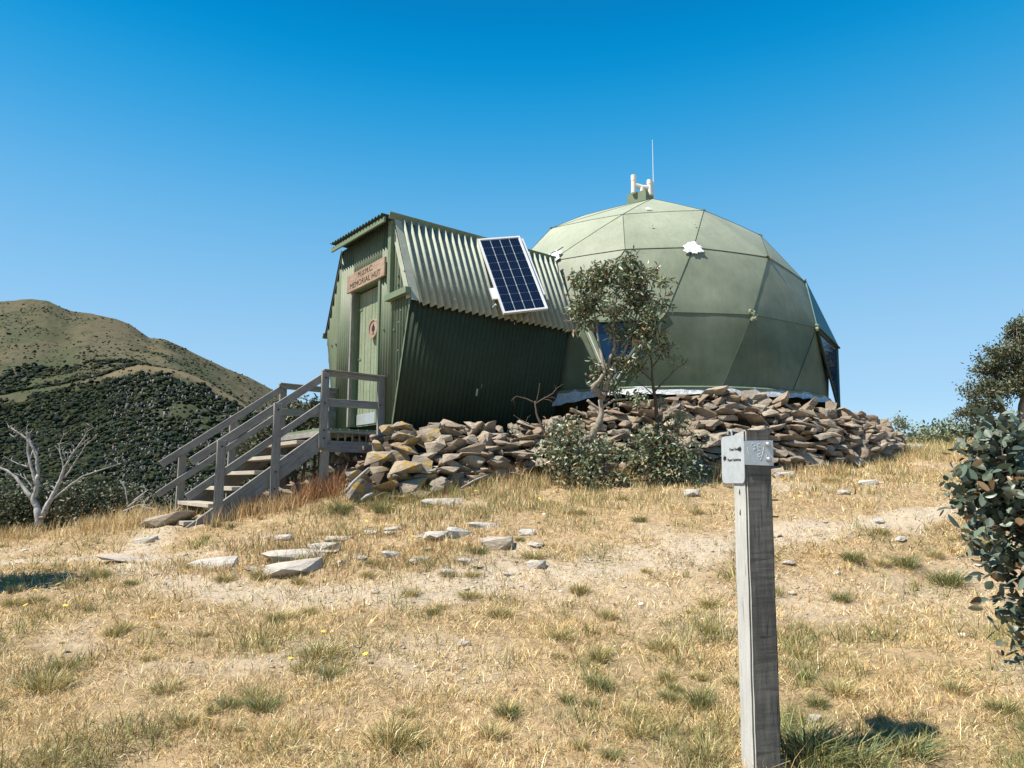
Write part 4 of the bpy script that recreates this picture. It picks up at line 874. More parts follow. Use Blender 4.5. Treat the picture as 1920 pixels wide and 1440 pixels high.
def grass_field(n, r0, r1, seedk):
    nt_ = n//26; tp = rng.uniform(-160, 2080, nt_); tr = r0*(r1/r0)**rng.random(nt_); tid = rng.integers(0, nt_, n); loose = rng.random(n) < .62
    tsz = rng.gamma(2.2, .5, nt_); trad = .028*tsz+.012; ang = rng.uniform(0, 2*np.pi, n); rad = trad[tid]*rng.random(n)**.6
    tm = rng.random(nt_) < np.clip(.38+.95*wav((tp-960)/1280*tr, tr, 3.7, 4, 6)+.25*wav((tp-960)/1280*tr, tr, 13, 10, 6), .04, .95); tid = np.where(tm[tid], tid, -1); loose2 = tid < 0; tid = np.maximum(tid, 0)
    Yy = tr[tid]+rad*np.sin(ang); Xx = (tp[tid]-960)/1280*tr[tid]+rad*np.cos(ang); lx_ = rng.uniform(-160, 2080, n); lr_ = r0*(r1/r0)**rng.random(n)
    Yy = np.where(loose, lr_, Yy); Xx = np.where(loose, (lx_-960)/1280*lr_, Xx); tg = rng.normal(0, .22, nt_)[tid]; tb = rng.uniform(.72, 1.22, nt_)[tid]; tsh = np.clip(tsz, .4, 2)[tid]; alive = loose | ~loose2
    pm = pathmask(Xx, Yy); cl = wav(Xx, Yy, 4.2, 1, 6)+.4*wav(Xx, Yy, 11, 8, 6); dens = .62+.5*cl
    keep = alive & (rng.random(n) < np.where(loose, np.clip(.25+.95*cl+.35, .08, 1)*(1-.5*pm), np.clip(1-.8*pm, .04, 1)))
    # nothing under the stone bank or the hut
    tl = np.interp(Xx/Yy, [(s_[0]-960)/1280 for s_ in stn], [b_.y for b_ in WBse[:len(stn)]]); inb = (Yy > tl+.15) & (Xx/Yy > (650-960)/1280) & (Xx/Yy < (1682-960)/1280); keep &= ~inb
    Xx, Yy, tg, tb, tsh, loose, ang, rad = [q[keep] for q in (Xx, Yy, tg, tb, tsh, loose, ang, rad)]; n = len(Xx); Zz = ground(Xx, Yy)-.004; P = np.stack([Xx, Yy, Zz], -1)
    g1 = wav(Xx, Yy, 2.6, 5, 6)+.5*wav(Xx, Yy, 8, 11, 5); green = _sm(.12, .62, g1+rng.normal(0, .08, n)+tg+.42*_sm(-.2, 1.6, Xx/Yy*2.2)*(Yy < 4.4)); u = rng.random(n)
    _q0 = hit(560, 1035); rust = _sm(.35, .8, .75*np.exp(-(((Xx-_q0.x)/1.3)**2+((Yy-_q0.y)/.9)**2))+ wav(Xx, Yy, 3.3, 17, 5)+.35*_sm(5.6, 7.4, Yy)+rng.normal(0, .15, n))
    c = pick(STRAW, n); c = np.where((u < np.where(loose, .06+green*.4, .08+green*.8))[:, None], pick(OLIVE, n), c); c = np.where(((u > .72) & (rng.random(n) < .15+rust*.75))[:, None], pick(RUST, n), c)
    tall = _sm(.35, .8, green+.3*wav(Xx, Yy, 5, 20, 4)); L = rng.uniform(.022, .075, n)*(1+1.0*tall)*(1+.3*_sm(-.2, .5, cl[keep])); L = np.where(loose, rng.uniform(.022, .07, n), L*(.42+.5*tsh)); c = c*np.where(loose, 1, tb)[:, None]; near = np.clip(Yy/4, .8, 2.2); W = rng.uniform(.0017, .0045, n)*near; lean = rng.uniform(.25, 1.35, n)*(1-.35*tall)
    lean = np.where(loose, rng.uniform(.6, 1.5, n), np.clip(rad/.06, .15, 1.2)+rng.normal(0, .15, n)); az_ = np.where(loose, rng.uniform(0, 6.28, n), ang+rng.normal(0, .5, n))
    return blades(P, L, W, lean, c, az=az_)
def join(parts, name, mat, label, cat):
    Vs, Qs, Ts, Cs = [], [], [], []; o = 0
    for V, Q, T, C in parts: Vs.append(V); Qs.append(Q+o); Ts.append(T+o); Cs.append(C); o += len(V)
    ob = link(name, mesh_np(name, np.concatenate(Vs), [np.concatenate(Qs), np.concatenate(Ts)], np.concatenate(Cs)), mat); tag(ob, label, cat, kind='stuff'); return ob
join([grass_field(480000, 2.2, 6.0, 0), grass_field(300000, 5.5, 15, 1)], 'grass', M_grass, 'short dry straw coloured grass covering the slope', 'grass')
# taller seeding grass along the wall foot, the stairs and the brow
def tallgrass():
    parts = []
    def band(pxs, n, dy, L0, L1, tab, spread=.25):
        p = [hit(a, b_) for a, b_ in pxs]; k = rng.integers(0, len(p)-1, n); f = rng.random(n); A = np.array([q[:] for q in p]); B = A[k]*(1-f[:, None])+A[k+1]*f[:, None]; X_ = B[:, 0]+rng.normal(0, spread*.5, n); Y_ = B[:, 1]+rng.normal(0, spread, n)
        kk = wav(X_, Y_, 3.3, 2)+.3*wav(X_, Y_, 9, 7) > -.25; X_, Y_ = X_[kk], Y_[kk]; m_ = len(X_); P = np.stack([X_, Y_, ground(X_, Y_)], -1)
        parts.append(blades(P, rng.uniform(L0, L1, m_), rng.uniform(.003, .006, m_), rng.uniform(.0, .5, m_), pick(tab, m_), .35))
    band([(600, 955), (700, 950), (800, 935), (900, 915)], 3000, .1, .06, .20, np.r_[OLIVE, RUST, OLIVE])
    band([(560, 950), (600, 930), (640, 930)], 600, .1, .15, .42, RUST, .1)
    band([(400, 985), (480, 965), (560, 955)], 1200, .1, .1, .30, np.r_[STRAW, RUST], .12)
    band([(900, 915), (1050, 905), (1200, 900), (1330, 896)], 4500, .2, .06, .22, np.r_[OLIVE, STRAW, RUST], .25)
    band([(900, 950), (1050, 935), (1250, 930)], 3500, .2, .04, .12, np.r_[OLIVE, STRAW], .4)
    band([(830, 905), (900, 900), (1000, 890)], 900, .1, .1, .25, RUST, .1)
    band([(1340, 900), (1400, 895)], 600, .1, .1, .3, np.r_[RUST, STRAW], .08)
    band([(1480, 900), (1600, 885), (1680, 865), (1760, 850)], 3500, .2, .06, .18, np.r_[OLIVE, STRAW, RUST], .25)
    band([(1690, 855), (1780, 845), (1900, 840)], 3500, .2, .08, .25, np.r_[STRAW, OLIVE], .35)
    band([(0, 1010), (120, 1000), (240, 985), (310, 975)], 4200, .2, .05, .2, np.r_[STRAW, RUST[:1]], .3)
    band([(150, 985), (300, 970)], 900, .2, .1, .35, STRAW, .3)
    band([(350, 1055), (520, 1030), (700, 1040), (900, 1015)], 5200, .2, .03, .10, np.r_[RUST, OLIVE, RUST, STRAW], .45)
    band([(620, 985), (760, 975), (900, 950), (1100, 955)], 4200, .2, .03, .11, np.r_[RUST, OLIVE, OLIVE, STRAW], .4)
    band([(1480, 930), (1650, 905), (1780, 890)], 2600, .2, .03, .10, np.r_[RUST, OLIVE, STRAW], .4)
    band([(1330, 1060), (1000, 1060)], 1, .2, .05, .1, STRAW, .5)
    return parts
join(tallgrass(), 'tall_grass', M_grass, 'taller rust and olive seeding grass along the stone bank and stairs', 'grass')
# tussocks one can count
def tussock_mesh(seed, tab, n=420, L=(.10, .22), rad=.09, lean=.9):
    global rng
    keep = rng; rng = np.random.default_rng(seed); a = rng.uniform(0, 6.28, n); r_ = rad*rng.random(n)**.6; P = np.stack([r_*np.cos(a), r_*np.sin(a), np.full(n, -.02)], -1)
    V, Q, T, C = blades(P, rng.uniform(*L, n), rng.uniform(.002, .004, n)*1.3, rng.uniform(.05, lean, n)*(r_/rad*.7+.4), pick(tab, n), .6, az=a+rng.normal(0, .5, n)); rng = keep
    me = mesh_np('grass_tussock', V, [Q, T], C); me.materials.append(M_grass); return me
TG = [tussock_mesh(1, np.r_[OLIVE, STRAW[:3]]), tussock_mesh(2, np.r_[OLIVE, STRAW[:4]]), tussock_mesh(3, np.r_[BLUEG, OLIVE, STRAW[:1]], L=(.12, .26))]
TUS = [(895, 1040, 1.0, 'dark green grass tussock beside the broad flat stone'), (1000, 1045, 1.15, 'wide green tussock on the slope right of the broad flat stone'), (840, 1078, .7, 'small green tussock left of the path edge'), (880, 1120, .9, 'round tussock standing alone in the pale track'), (885, 1082, .7, 'small tussock between the flat stone and the track'), (770, 1115, .7, 'yellow green tussock at the near edge of the track'), (942, 1155, .9, 'olive tussock below the track in the middle'), (700, 1055, .8, 'bushy green weed tuft by the grey stone'), (690, 1080, .6, 'thin tuft between slabs and track'),
 (640, 960, 1.5, 'dark tussock left of the heap of rocks'), (720, 962, 1.3, 'dark tussock right below the lichened rocks'), (1695, 1062, 1.1, 'dark round tussock on the right slope'), (1775, 1095, 1.3, 'larger dark tussock near the foreground bush'), (1600, 1055, .9, 'grey green tussock on the right slope left of the dark one'), (1650, 1000, .8, 'pale tussock in the upper right slope'), (1570, 1300, 1.0, 'grey green tuft in the right foreground'),
 (1520, 1425, 1.5, 'long dark sedge clump standing in for shadow at the foot of the timber post'), (1600, 1437, 1.4, 'second dark sedge clump standing in for shadow right of the post'), (1700, 1415, 1.2, 'shaded sedge clump at the bottom right'), (600, 1235, 1.2, 'green tussock in the left middle meadow'), (530, 1165, 1.1, 'green tussock near the track on the left'), (90, 1290, 1.1, 'olive tussock at the left edge of the meadow'), (740, 1390, 1.1, 'green brown tussock at the bottom middle'), (1050, 1200, .9, 'olive tussock in front of the middle track'), (1240, 1215, .9, 'low tussock left of the timber post'), (1330, 1140, .8, 'tussock just left of the post'), (1200, 1370, .9, 'tuft at the bottom right of centre'), (420, 1090, .9, 'rusty tuft in front of the left slabs'), (490, 1080, .9, 'tuft between the left slabs'), (1080, 965, 1.1, 'grass tuft under the snow gum'), (1555, 905, 1.0, 'green tuft at the wall foot right of the post')]  # sedge clumps by the post are added dark to stand in for its shadow
for px0, py0, s, lab in TUS:
    p = hit(px0, py0); o = bpy.data.objects.new('grass_tussock', TG[2] if 'dark' in lab or 'sedge' in lab else random.choice(TG[:2])); COL.objects.link(o); o.location = p; s *= .8; o.scale = (s, s, s*random.uniform(.45, .7)); o.rotation_euler = (0, 0, random.uniform(0, 6)); tag(o, lab, 'grass tussock', 'grass tussocks on the slope')
for k in range(95):
    px0, py0 = random.uniform(-60, 1980), random.uniform(935, 1430)
    p = hit(px0, py0)
    if float(pathmask(np.array([p.x]), np.array([p.y]))[0]) > .75: continue
    o = bpy.data.objects.new('grass_tussock', random.choice(TG)); COL.objects.link(o); s = random.uniform(.28, .62); o.location = p; o.scale = (s, s, s*random.uniform(.5, .9)); o.rotation_euler = (0, 0, random.uniform(0, 6)); tag(o, 'small olive grass tussock standing in the dry turf', 'grass tussock', 'small grass tussocks in the turf')
# yellow everlasting flowers
fm = MB(); fm.tube([(0, 0, -.01), (.004, 0, .07), (.0, .004, .12)], .0016, 4); M_stem = paint('flower stem', (.25, .26, .1), .8)
V = [(0, 0, .128)]; F = []
for k in range(14): a = 6.283*k/14; r_ = .017 if k % 2 else .012; V.append((r_*math.cos(a), r_*math.sin(a), .124))
for k in range(14): F.append((0, 1+k, 1+(k+1) % 14))
V.append((0, 0, .116))
for k in range(14): F.append((15, 1+(k+1) % 14, 1+k))
fl = mesh_py('flower', fm.v+V, fm.f+[tuple(i+len(fm.v) for i in f) for f in F]); M_yel = paint('yellow petals', (.75, .52, .05), .7, .15); fl.materials.append(M_stem); fl.materials.append(M_yel)
fl.polygons.foreach_set('material_index', [0]*len(fm.f)+[1]*len(F))
FP = [(733, 962), (688, 985), (700, 992), (712, 996), (718, 988), (740, 990), (745, 985), (774, 1012), (765, 1022), (775, 1030), (770, 1035), (1003, 980), (1065, 915), (1048, 905), (990, 900), (960, 888), (928, 893), (1085, 935), (1475, 895), (1500, 880), (1525, 870), (1558, 872), (1615, 875), (1560, 898), (1590, 892), (1470, 905), (1500, 935), (1475, 945), (1750, 870), (1755, 885), (1760, 862), (10, 1108), (60, 1120), (115, 1112), (55, 1142), (120, 1148), (285, 1172), (290, 1193), (325, 1145), (545, 1250), (605, 1202), (625, 1203), (380, 1372), (632, 1167), (690, 1242), (115, 1225), (1468, 1228), (1452, 1205), (860, 1000), (890, 925), (820, 935), (1045, 955), (1010, 940), (1110, 938)]
for a, b_ in FP:
    p = hit(a, b_+4); o = bpy.data.objects.new('yellow_flower', fl); COL.objects.link(o); s = random.uniform(.7, 1.1)*(1.0 if p.y > 4 else .8); o.location = p; o.scale = (s*1.2, s*1.2, s*.55); o.rotation_euler = (random.uniform(-.5, .1), random.uniform(-.3, .3), random.uniform(0, 6)); tag(o, 'small yellow wildflower on a thin stem in the dry grass', 'flower', 'yellow wildflowers dotted over the slope')

# ------------------------------------------------------------------ trees and shrubs
def leaves(shoots, per, ll, lw, tab, spread=.09, droop=.4, rnd=1.0, ns=4, seed=0, fold=.25):
    """shoots (n,3): twig ends; returns arrays"""
    g_ = np.random.default_rng(seed); n = len(shoots)*per; P = np.repeat(shoots, per, 0)+g_.normal(0, spread, (n, 3)); d = g_.normal(0, 1, (n, 3)); d[:, 2] = d[:, 2]*.8-droop; d /= np.linalg.norm(d, axis=1)[:, None]
    up = g_.normal(0, 1, (n, 3))*rnd; up[:, 2] += .6; s = np.cross(d, up); s /= np.linalg.norm(s, axis=1)[:, None]+1e-9; nn_ = np.cross(s, d)
    L = ll*g_.uniform(.5, 1.3, n); W = lw*g_.uniform(.7, 1.2, n); prof = {4: [(0, 0), (.35, .5), (.75, .36), (1, 0)], 6: [(0, 0), (.12, .22), (.33, .47), (.6, .5), (.85, .3), (1, 0)]}[ns]
    fr = g_.uniform(-.6, 2.4, n); cr = g_.uniform(-.05, .38, n)
    mid = [P+d*(L*a)[:, None]-nn_*(L*cr*a*a)[:, None] for a, w_ in prof]
    k = len(prof); lf = [mid[i]+s*(W*prof[i][1])[:, None]+nn_*(W*prof[i][1]*fold*fr)[:, None] for i in range(1, k-1)]; rt = [mid[i]-s*(W*prof[i][1])[:, None]+nn_*(W*prof[i][1]*fold*fr)[:, None] for i in range(1, k-1)]
    V = np.stack([mid[0], mid[-1]]+lf+rt, 1); nv = V.shape[1]; m_ = k-2; b0 = (np.arange(n)*nv)[:, None]
    Fl = b0+np.array([[0]+[2+i for i in range(m_)]+[1]]); Fr = b0+np.array([[0, 1]+[2+m_+i for i in range(m_-1, -1, -1)]])
    c = tab[g_.integers(0, len(tab), n)]*g_.uniform(.7, 1.3, (n, 1)); return V.reshape(-1, 3), [Fl, Fr], np.repeat(np.clip(c, 0, 1)[:, None], nv, 1).reshape(-1, 3)
M_leaf = attr_mat('gum leaves', .42, .12, .5); M_leafm = attr_mat('shrub leaves', .5, .15, .35)
M_bark = paint('pale snow gum bark', (.24, .20, .16), .85, .5, (.42, .37, .31), .6, 7); M_dbark = paint('dark twig bark', (.11, .08, .06), .9, .3); M_dead = paint('bleached dead wood', (.34, .33, .32), .85, .4, (.10, .09, .08), .55, 9)
GUM = np.array([[.15, .19, .10], [.22, .26, .16], [.11, .15, .075], [.28, .31, .21], [.10, .13, .07], [.18, .22, .12], [.13, .16, .08], [.22, .13, .07]]); GUM2 = np.array([[.15, .18, .11], [.20, .23, .15], [.11, .14, .08], [.26, .28, .19]]); DKG = np.array([[.05, .062, .03], [.075, .085, .042], [.04, .05, .028], [.10, .10, .05]]); JUV = np.array([[.10, .135, .095], [.08, .112, .078], [.135, .17, .125], [.06, .085, .058], [.16, .19, .145]])
def cloud(bl, seed):
    g_ = np.random.default_rng(seed); out = []
    for (c, r_, n) in bl:
        k = max(2, n//7); d = g_.normal(0, 1, (k, 3)); d /= np.linalg.norm(d, axis=1)[:, None]; d *= (g_.random((k, 1))**.4); cid = g_.integers(0, k, n); sub = g_.normal(0, .17, (n, 3)); out.append(np.array(c)[None]+(d[cid]+sub)*np.array(r_)[None])
    return np.concatenate(out)
def add_branches(mb, root, shoots, r0, frac=.35, seed=0, mid=.5, sag=.0):
    g_ = random.Random(seed)
    for s in shoots:
        if g_.random() > frac: continue
        s = Vector(s); q = min(root, key=lambda p: (p[0]-s).length); a = q[0]; m_ = a.lerp(s, .5)+Vector((g_.uniform(-.05, .05), g_.uniform(-.05, .05), g_.uniform(-.03, .03)-sag)); mb.tube([a, m_, s], [min(r0, q[1]*.5), r0*.5, r0*.18], 4)
def plant(name, label, cat, paths, bl, per, ll, lw, tab, seed, bark=None, lm=None, ns=4, spread=.08, droop=.4, bfrac=.35, r0=.006, group=None, rnd=1.0, loc=None, fold=.25):
    """paths: list of (points, radii)"""
    root = empty(name, loc or paths[0][0][0]); tag(root, label, cat, group); mb = MB(); nodes = []
    for pts, rad in paths:
        P2 = []; R2 = []; pts = [Vector(p) for p in pts]
        for i in range(len(pts)-1):
            for q in range(3):
                f = q/3; P2.append(pts[i].lerp(pts[i+1], f)+Vector((random.uniform(-1, 1), random.uniform(-1, 1), 0))*rad[i]*.35*(1 if q else 0)); R2.append((rad[i]+(rad[i+1]-rad[i])*f)*random.uniform(.88, 1.15))
        P2.append(pts[-1]); R2.append(rad[-1]); mb.tube(P2, R2, 9); nodes += list(zip(P2, R2))
    if bl is not None:
        sh = cloud(bl, seed); add_branches(mb, nodes[len(nodes)//4:], sh, r0, bfrac, seed)
        V, Fs, C = leaves(sh, per, ll, lw, tab, spread, droop, rnd, ns, seed, fold); link('foliage', mesh_np('foliage', V, Fs, C), lm or M_leaf, root)
    mb.build('trunk', bark or M_bark, root, True); return root
def pl(lst, Y): return [at(q[0], q[1], Y+(q[2] if len(q) > 2 else 0)) for q in lst]
def B3(px, py, Y, rx, rz, ry, n): p = at(px, py, Y); return ((p.x, p.y, p.z), (rx/1280*Y, ry, rz/1280*Y), n)
# gnarled snow gum in front of the dome window
YT = 8.05
plant('snow_gum', 'gnarled snow gum with a pale twisted trunk in front of the triangular dome window', 'tree',
 [(pl([(1130, 912), (1128, 870), (1120, 835), (1112, 812), (1124, 795), (1128, 775), (1126, 752), (1136, 735)], YT), [.05, .04, .036, .05, .042, .032, .028, .024]),
  (pl([(1128, 772), (1110, 758), (1101, 750)], YT), [.02, .018, .016]),
  (pl([(1130, 745), (1112, 728, -.1), (1122, 715, -.1), (1134, 698, -.1), (1130, 680, -.1), (1122, 640), (1118, 600), (1105, 560)], YT), [.04, .035, .022, .018, .016, .014, .010, .005]),
  (pl([(1136, 735), (1142, 710), (1140, 685), (1152, 650), (1150, 600), (1160, 540)], YT), [.04, .03, .022, .018, .012, .006]),
  (pl([(1142, 700), (1170, 660), (1185, 620), (1200, 570), (1215, 530)], YT), [.02, .016, .014, .010, .005]),
  (pl([(1138, 690), (1165, 640, .1), (1150, 610, .1), (1135, 560, .1), (1120, 520, .1)], YT), [.018, .012, .01, .008, .004]),
  (pl([(1128, 765), (1150, 750), (1175, 748), (1200, 740)], YT), [.02, .014, .01, .005]),
  (pl([(1110, 812), (1100, 840), (1108, 880)], YT), [.04, .035, .04]), (pl([(1124, 820), (1140, 850), (1136, 905)], YT), [.05, .04, .045])],
 [B3(1150, 500, YT, 42, 24, .25, 60), B3(1108, 535, YT, 45, 34, .3, 75), B3(1190, 525, YT, 52, 34, .3, 90), B3(1085, 570, YT, 22, 28, .2, 30), B3(1150, 570, YT, 60, 36, .3, 95), B3(1215, 575, YT, 35, 35, .25, 55), B3(1175, 630, YT, 45, 35, .25, 62), B3(1225, 625, YT, 32, 32, .25, 42), B3(1155, 680, YT, 30, 22, .2, 22), B3(1100, 600, YT, 18, 16, .15, 14), B3(1108, 700, YT, 20, 14, .12, 14), B3(1140, 715, YT, 22, 18, .15, 16), B3(1200, 690, YT, 24, 20, .15, 18), B3(1190, 500, YT, 24, 20, .2, 24), B3(1180, 745, YT, 30, 8, .1, 10)],
 8, .080, .029, GUM, 3, spread=.042, droop=.5, bfrac=.3, r0=.007)
plant('sapling', 'thin dark stemmed sapling with sparse leaves growing right of the snow gum', 'tree',
 [(pl([(1243, 905), (1236, 850), (1232, 800), (1230, 760), (1224, 715), (1222, 680), (1216, 650)], 8.2), [.032, .028, .025, .022, .016, .012, .006]),
  (pl([(1226, 735), (1248, 712), (1270, 690), (1292, 676)], 8.2), [.012, .009, .006, .003]), (pl([(1224, 715), (1208, 700), (1190, 685)], 8.2), [.010, .007, .003]), (pl([(1230, 745), (1205, 722), (1185, 712)], 8.2), [.008, .005, .002]), (pl([(1222, 690), (1240, 665), (1248, 640)], 8.2), [.010, .007, .003]), (pl([(1250, 712), (1262, 695), (1265, 672)], 8.2), [.005, .004, .002])],
 [B3(1205, 665, 8.2, 22, 30, .15, 22), B3(1250, 655, 8.2, 24, 24, .15, 20), B3(1232, 625, 8.2, 26, 24, .18, 26), B3(1262, 668, 8.2, 14, 14, .1, 8), B3(1290, 676, 8.2, 5, 6, .04, 2), B3(1240, 745, 8.2, 14, 12, .1, 8)],
 5, .07, .026, GUM, 4, bark=M_dbark, spread=.045, bfrac=.5, r0=.005)
plant('bare_shrub', 'leafless dark twisted shrub standing against the tunnel side wall', 'shrub',
 [(pl([(1040, 860), (1030, 830), (1016, 800), (1006, 775), (1003, 752)], 8.25), [.022, .019, .016, .012, .008]),
  (pl([(1003, 757), (1018, 748), (1036, 738), (1044, 728), (1056, 720)], 8.25), [.008, .007, .005, .004, .002]), (pl([(1003, 755), (985, 747), (968, 743), (958, 752)], 8.25), [.008, .006, .004, .002]), (pl([(1018, 748), (1030, 750), (1040, 757)], 8.25), [.005, .004, .002]), (pl([(1020, 745), (1036, 745), (1046, 748)], 8.25), [.004, .003, .002]), (pl([(1006, 752), (1010, 735), (1012, 718)], 8.25), [.005, .004, .002]), (pl([(1036, 738), (1042, 730), (1040, 722)], 8.25), [.004, .003, .001]), (pl([(968, 743), (962, 747), (965, 760)], 8.25), [.004, .003, .001]), (pl([(1015, 800), (990, 795), (975, 787), (963, 778)], 8.25), [.008, .006, .004, .002]), (pl([(985, 793), (990, 782), (996, 778)], 8.25), [.004, .003, .001]), (pl([(1040, 800), (1037, 790), (1034, 780)], 8.25), [.005, .004, .002])],
 [B3(975, 805, 8.2, 10, 8, .06, 4)], 4, .05, .02, GUM2, 5, bark=M_dbark, bfrac=.2)
for i_, (px0, py0, rx, rz, n, lab, Yq) in enumerate([(1060, 845, 52, 38, 110, 'low blue green bush at the foot of the snow gum on its left side', 8.0), (1125, 880, 60, 32, 120, 'leafy low bush directly in front of the snow gum roots', 7.9), (1245, 855, 72, 50, 240, 'dense dark green bush under the sapling right of the snow gum', 8.05)]):
    p = hit(px0, 908)
    plant('bush', lab, 'bush', [([Vector((at(px0, 0, Yq).x, Yq, gz(at(px0, 0, Yq).x, Yq)-.03)), at(px0+3, py0+10, Yq), at(px0+8, py0-10, Yq)], [.018, .012, .006])], [B3(px0, py0, Yq, rx, rz, .28, n), B3(px0-rx*.4, py0+18, Yq, rx*.6, rz*.6, .22, n//3), B3(px0+rx*.4, py0+22, Yq, rx*.6, rz*.6, .22, n//3), B3(px0-rx*.35, py0-rz*.8, Yq, rx*.35, rz*.5, .15, n//5), B3(px0+rx*.3, py0-rz*1.0, Yq, rx*.3, rz*.4, .12, n//7)], 7, .055, .026, np.r_[GUM2, GUM, STRAW[2:3]*.7], 30+i_, bark=M_dbark, spread=.06, droop=.1, bfrac=.3, r0=.006)
# big round leaved bush at the right edge
YB = 2.9
gbx = at(2010, 0, 3.1).x
plant('bush', 'large blue green round leaved bush filling the right foreground edge', 'bush',
 [([Vector((gbx, 3.15, gz(gbx, 3.15)-.05)), at(1990, 1150, 3.1), at(1960, 1000, 3.05), at(1930, 880, 3.0)], [.03, .024, .018, .008]), ([at(1990, 1150, 3.1), at(1920, 1120, 2.95), at(1885, 1100, 2.9)], [.014, .009, .004]), ([at(1960, 1000, 3.05), at(1880, 930, 2.95), at(1820, 900, 2.9)], [.014, .009, .004]), ([at(1970, 1050, 3.05), at(1880, 1000, 2.9), at(1830, 985, 2.85)], [.012, .008, .003])],
 [B3(1910, 870, YB, 70, 60, .22, 46), B3(1850, 900, YB, 46, 42, .16, 26), B3(1815, 912, YB, 22, 16, .08, 6), B3(1835, 1000, YB-.05, 14, 10, .05, 3), B3(1920, 960, YB, 80, 70, .22, 54), B3(1855, 960, YB, 40, 42, .15, 18), B3(1900, 1060, YB, 40, 60, .16, 24), B3(1960, 1080, YB, 50, 90, .2, 36), B3(1905, 1140, YB, 20, 26, .1, 7), B3(1902, 1190, YB, 16, 20, .08, 5), B3(1860, 1050, YB, 10, 20, .06, 3), B3(2000, 920, YB, 90, 100, .3, 60), B3(1880, 822, YB, 50, 22, .15, 16), B3(2010, 1100, YB+.1, 70, 120, .25, 40)],
 13, .055, .029, np.r_[JUV*.9, JUV, [[.20, .21, .15], [.16, .10, .05]]], 50, bark=M_dbark, ns=6, spread=.055, droop=.0, bfrac=.4, r0=.006, rnd=.7, fold=.16).location.x += .07
# dead white tree on the left brow
YD = 10.2
dead = [([(72, 985), (70, 955), (62, 935), (68, 915), (72, 890)], [.10, .09, .075, .06, .05]), ([(72, 890), (70, 860), (62, 838), (50, 822), (35, 812), (25, 805), (17, 822+0-20)], [.045, .04, .034, .03, .022, .015, .006]), ([(68, 910), (62, 885), (55, 860), (52, 845), (52, 830), (50, 815)], [.05, .04, .035, .025, .018, .008]),
 ([(68, 880), (70, 850), (58, 830), (52, 815), (50, 800)], [.03, .025, .018, .012, .006]), ([(54, 838), (56, 822), (55, 813)], [.012, .01, .004]), ([(62, 845), (52, 875), (35, 870), (20, 863)], [.02, .018, .014, .006]), ([(60, 935), (45, 915), (30, 895), (15, 883), (0, 877), (-15, 876)], [.06, .045, .035, .03, .022, .01]), ([(62, 915), (50, 900), (40, 893)], [.02, .012, .004]),
 ([(80, 970), (90, 945), (98, 930), (110, 905), (117, 888), (120, 875)], [.075, .06, .055, .045, .038, .03]), ([(120, 880), (117, 865), (112, 845), (111, 833), (120, 815)], [.02, .018, .014, .01, .004]), ([(120, 878), (130, 860), (135, 852), (145, 838), (158, 820), (162, 810), (175, 801)], [.028, .024, .02, .016, .012, .008, .003]), ([(122, 895), (132, 880), (146, 858), (160, 835), (180, 818)], [.02, .018, .014, .010, .003]), ([(133, 855), (138, 845), (139, 837)], [.01, .007, .003]), ([(150, 833), (160, 828), (166, 823)], [.008, .006, .003]),
 ([(124, 862), (120, 852), (117, 845)], [.01, .007, .003]), ([(126, 860), (127, 850)], [.008, .004]), ([(100, 935), (122, 918), (138, 905), (155, 893), (180, 884), (205, 876), (222, 871)], [.03, .026, .024, .02, .014, .010, .003]), ([(95, 935), (100, 925), (103, 915)], [.012, .01, .004]), ([(35, 812), (28, 820), (31, 812)], [.008, .006, .003])]
for a, b_ in list(dead):
    for q in range(1, len(a)):
        for _ in range(2 if b_[q] < .03 else 0):
            x0, y0 = a[q][0], a[q][1]; an_ = random.uniform(-1.2, 1.2); l_ = random.uniform(6, 17); x1, y1 = x0+l_*math.sin(an_), y0-l_*math.cos(an_)*.8
            dead.append(([(x0, y0), ((x0+x1)/2+random.uniform(-1.5, 1.5), (y0+y1)/2, random.uniform(-.08, .08)), (x1, y1, random.uniform(-.15, .15))], [.009, .006, .002]))
plant('dead_tree', 'bleached leafless dead tree with forked white branches at the left brow', 'tree', [(pl(a, YD), [q*.54 for q in b_]) for a, b_ in dead], None, 0, 0, 0, GUM, 9, bark=M_dead, loc=at(72, 985, YD))
root = empty('fallen_branch', at(250, 955, 9.8)); tag(root, 'bleached dead twiggy branch lying on the brow left of the stairs', 'branch'); mb = MB()
for a in ([(232, 958), (250, 950), (262, 946), (280, 947)], [(252, 938), (265, 928), (278, 918)], [(240, 950), (258, 936), (268, 930)], [(262, 946), (275, 952), (292, 955)], [(225, 900), (235, 915), (238, 935), (240, 950)]): mb.tube(pl(a, 9.8), [.012, .010, .007, .003][:len(a)], 5)
mb.build('twigs', M_dead, root)
for nm, lab, a, rads in (('dead_stick', 'grey dead stick leaning on the rocks beside the stairs', [(647, 924), (662, 905), (680, 888), (692, 877)], [.018, .018, .015, .010]), ('dead_stick', 'short pale driftwood stick at the bottom of the rock heap', [(678, 938), (688, 930), (699, 925)], [.018, .02, .012]), ('dead_stick', 'thin pale branch poking from the bank below the tunnel', [(865, 915), (890, 900), (915, 890)], [.010, .009, .005])):
    mb = MB(); mb.tube(pl(a, 7.72), rads, 7); o = mb.build(nm, M_dead, None, True); tag(o, lab, 'stick')
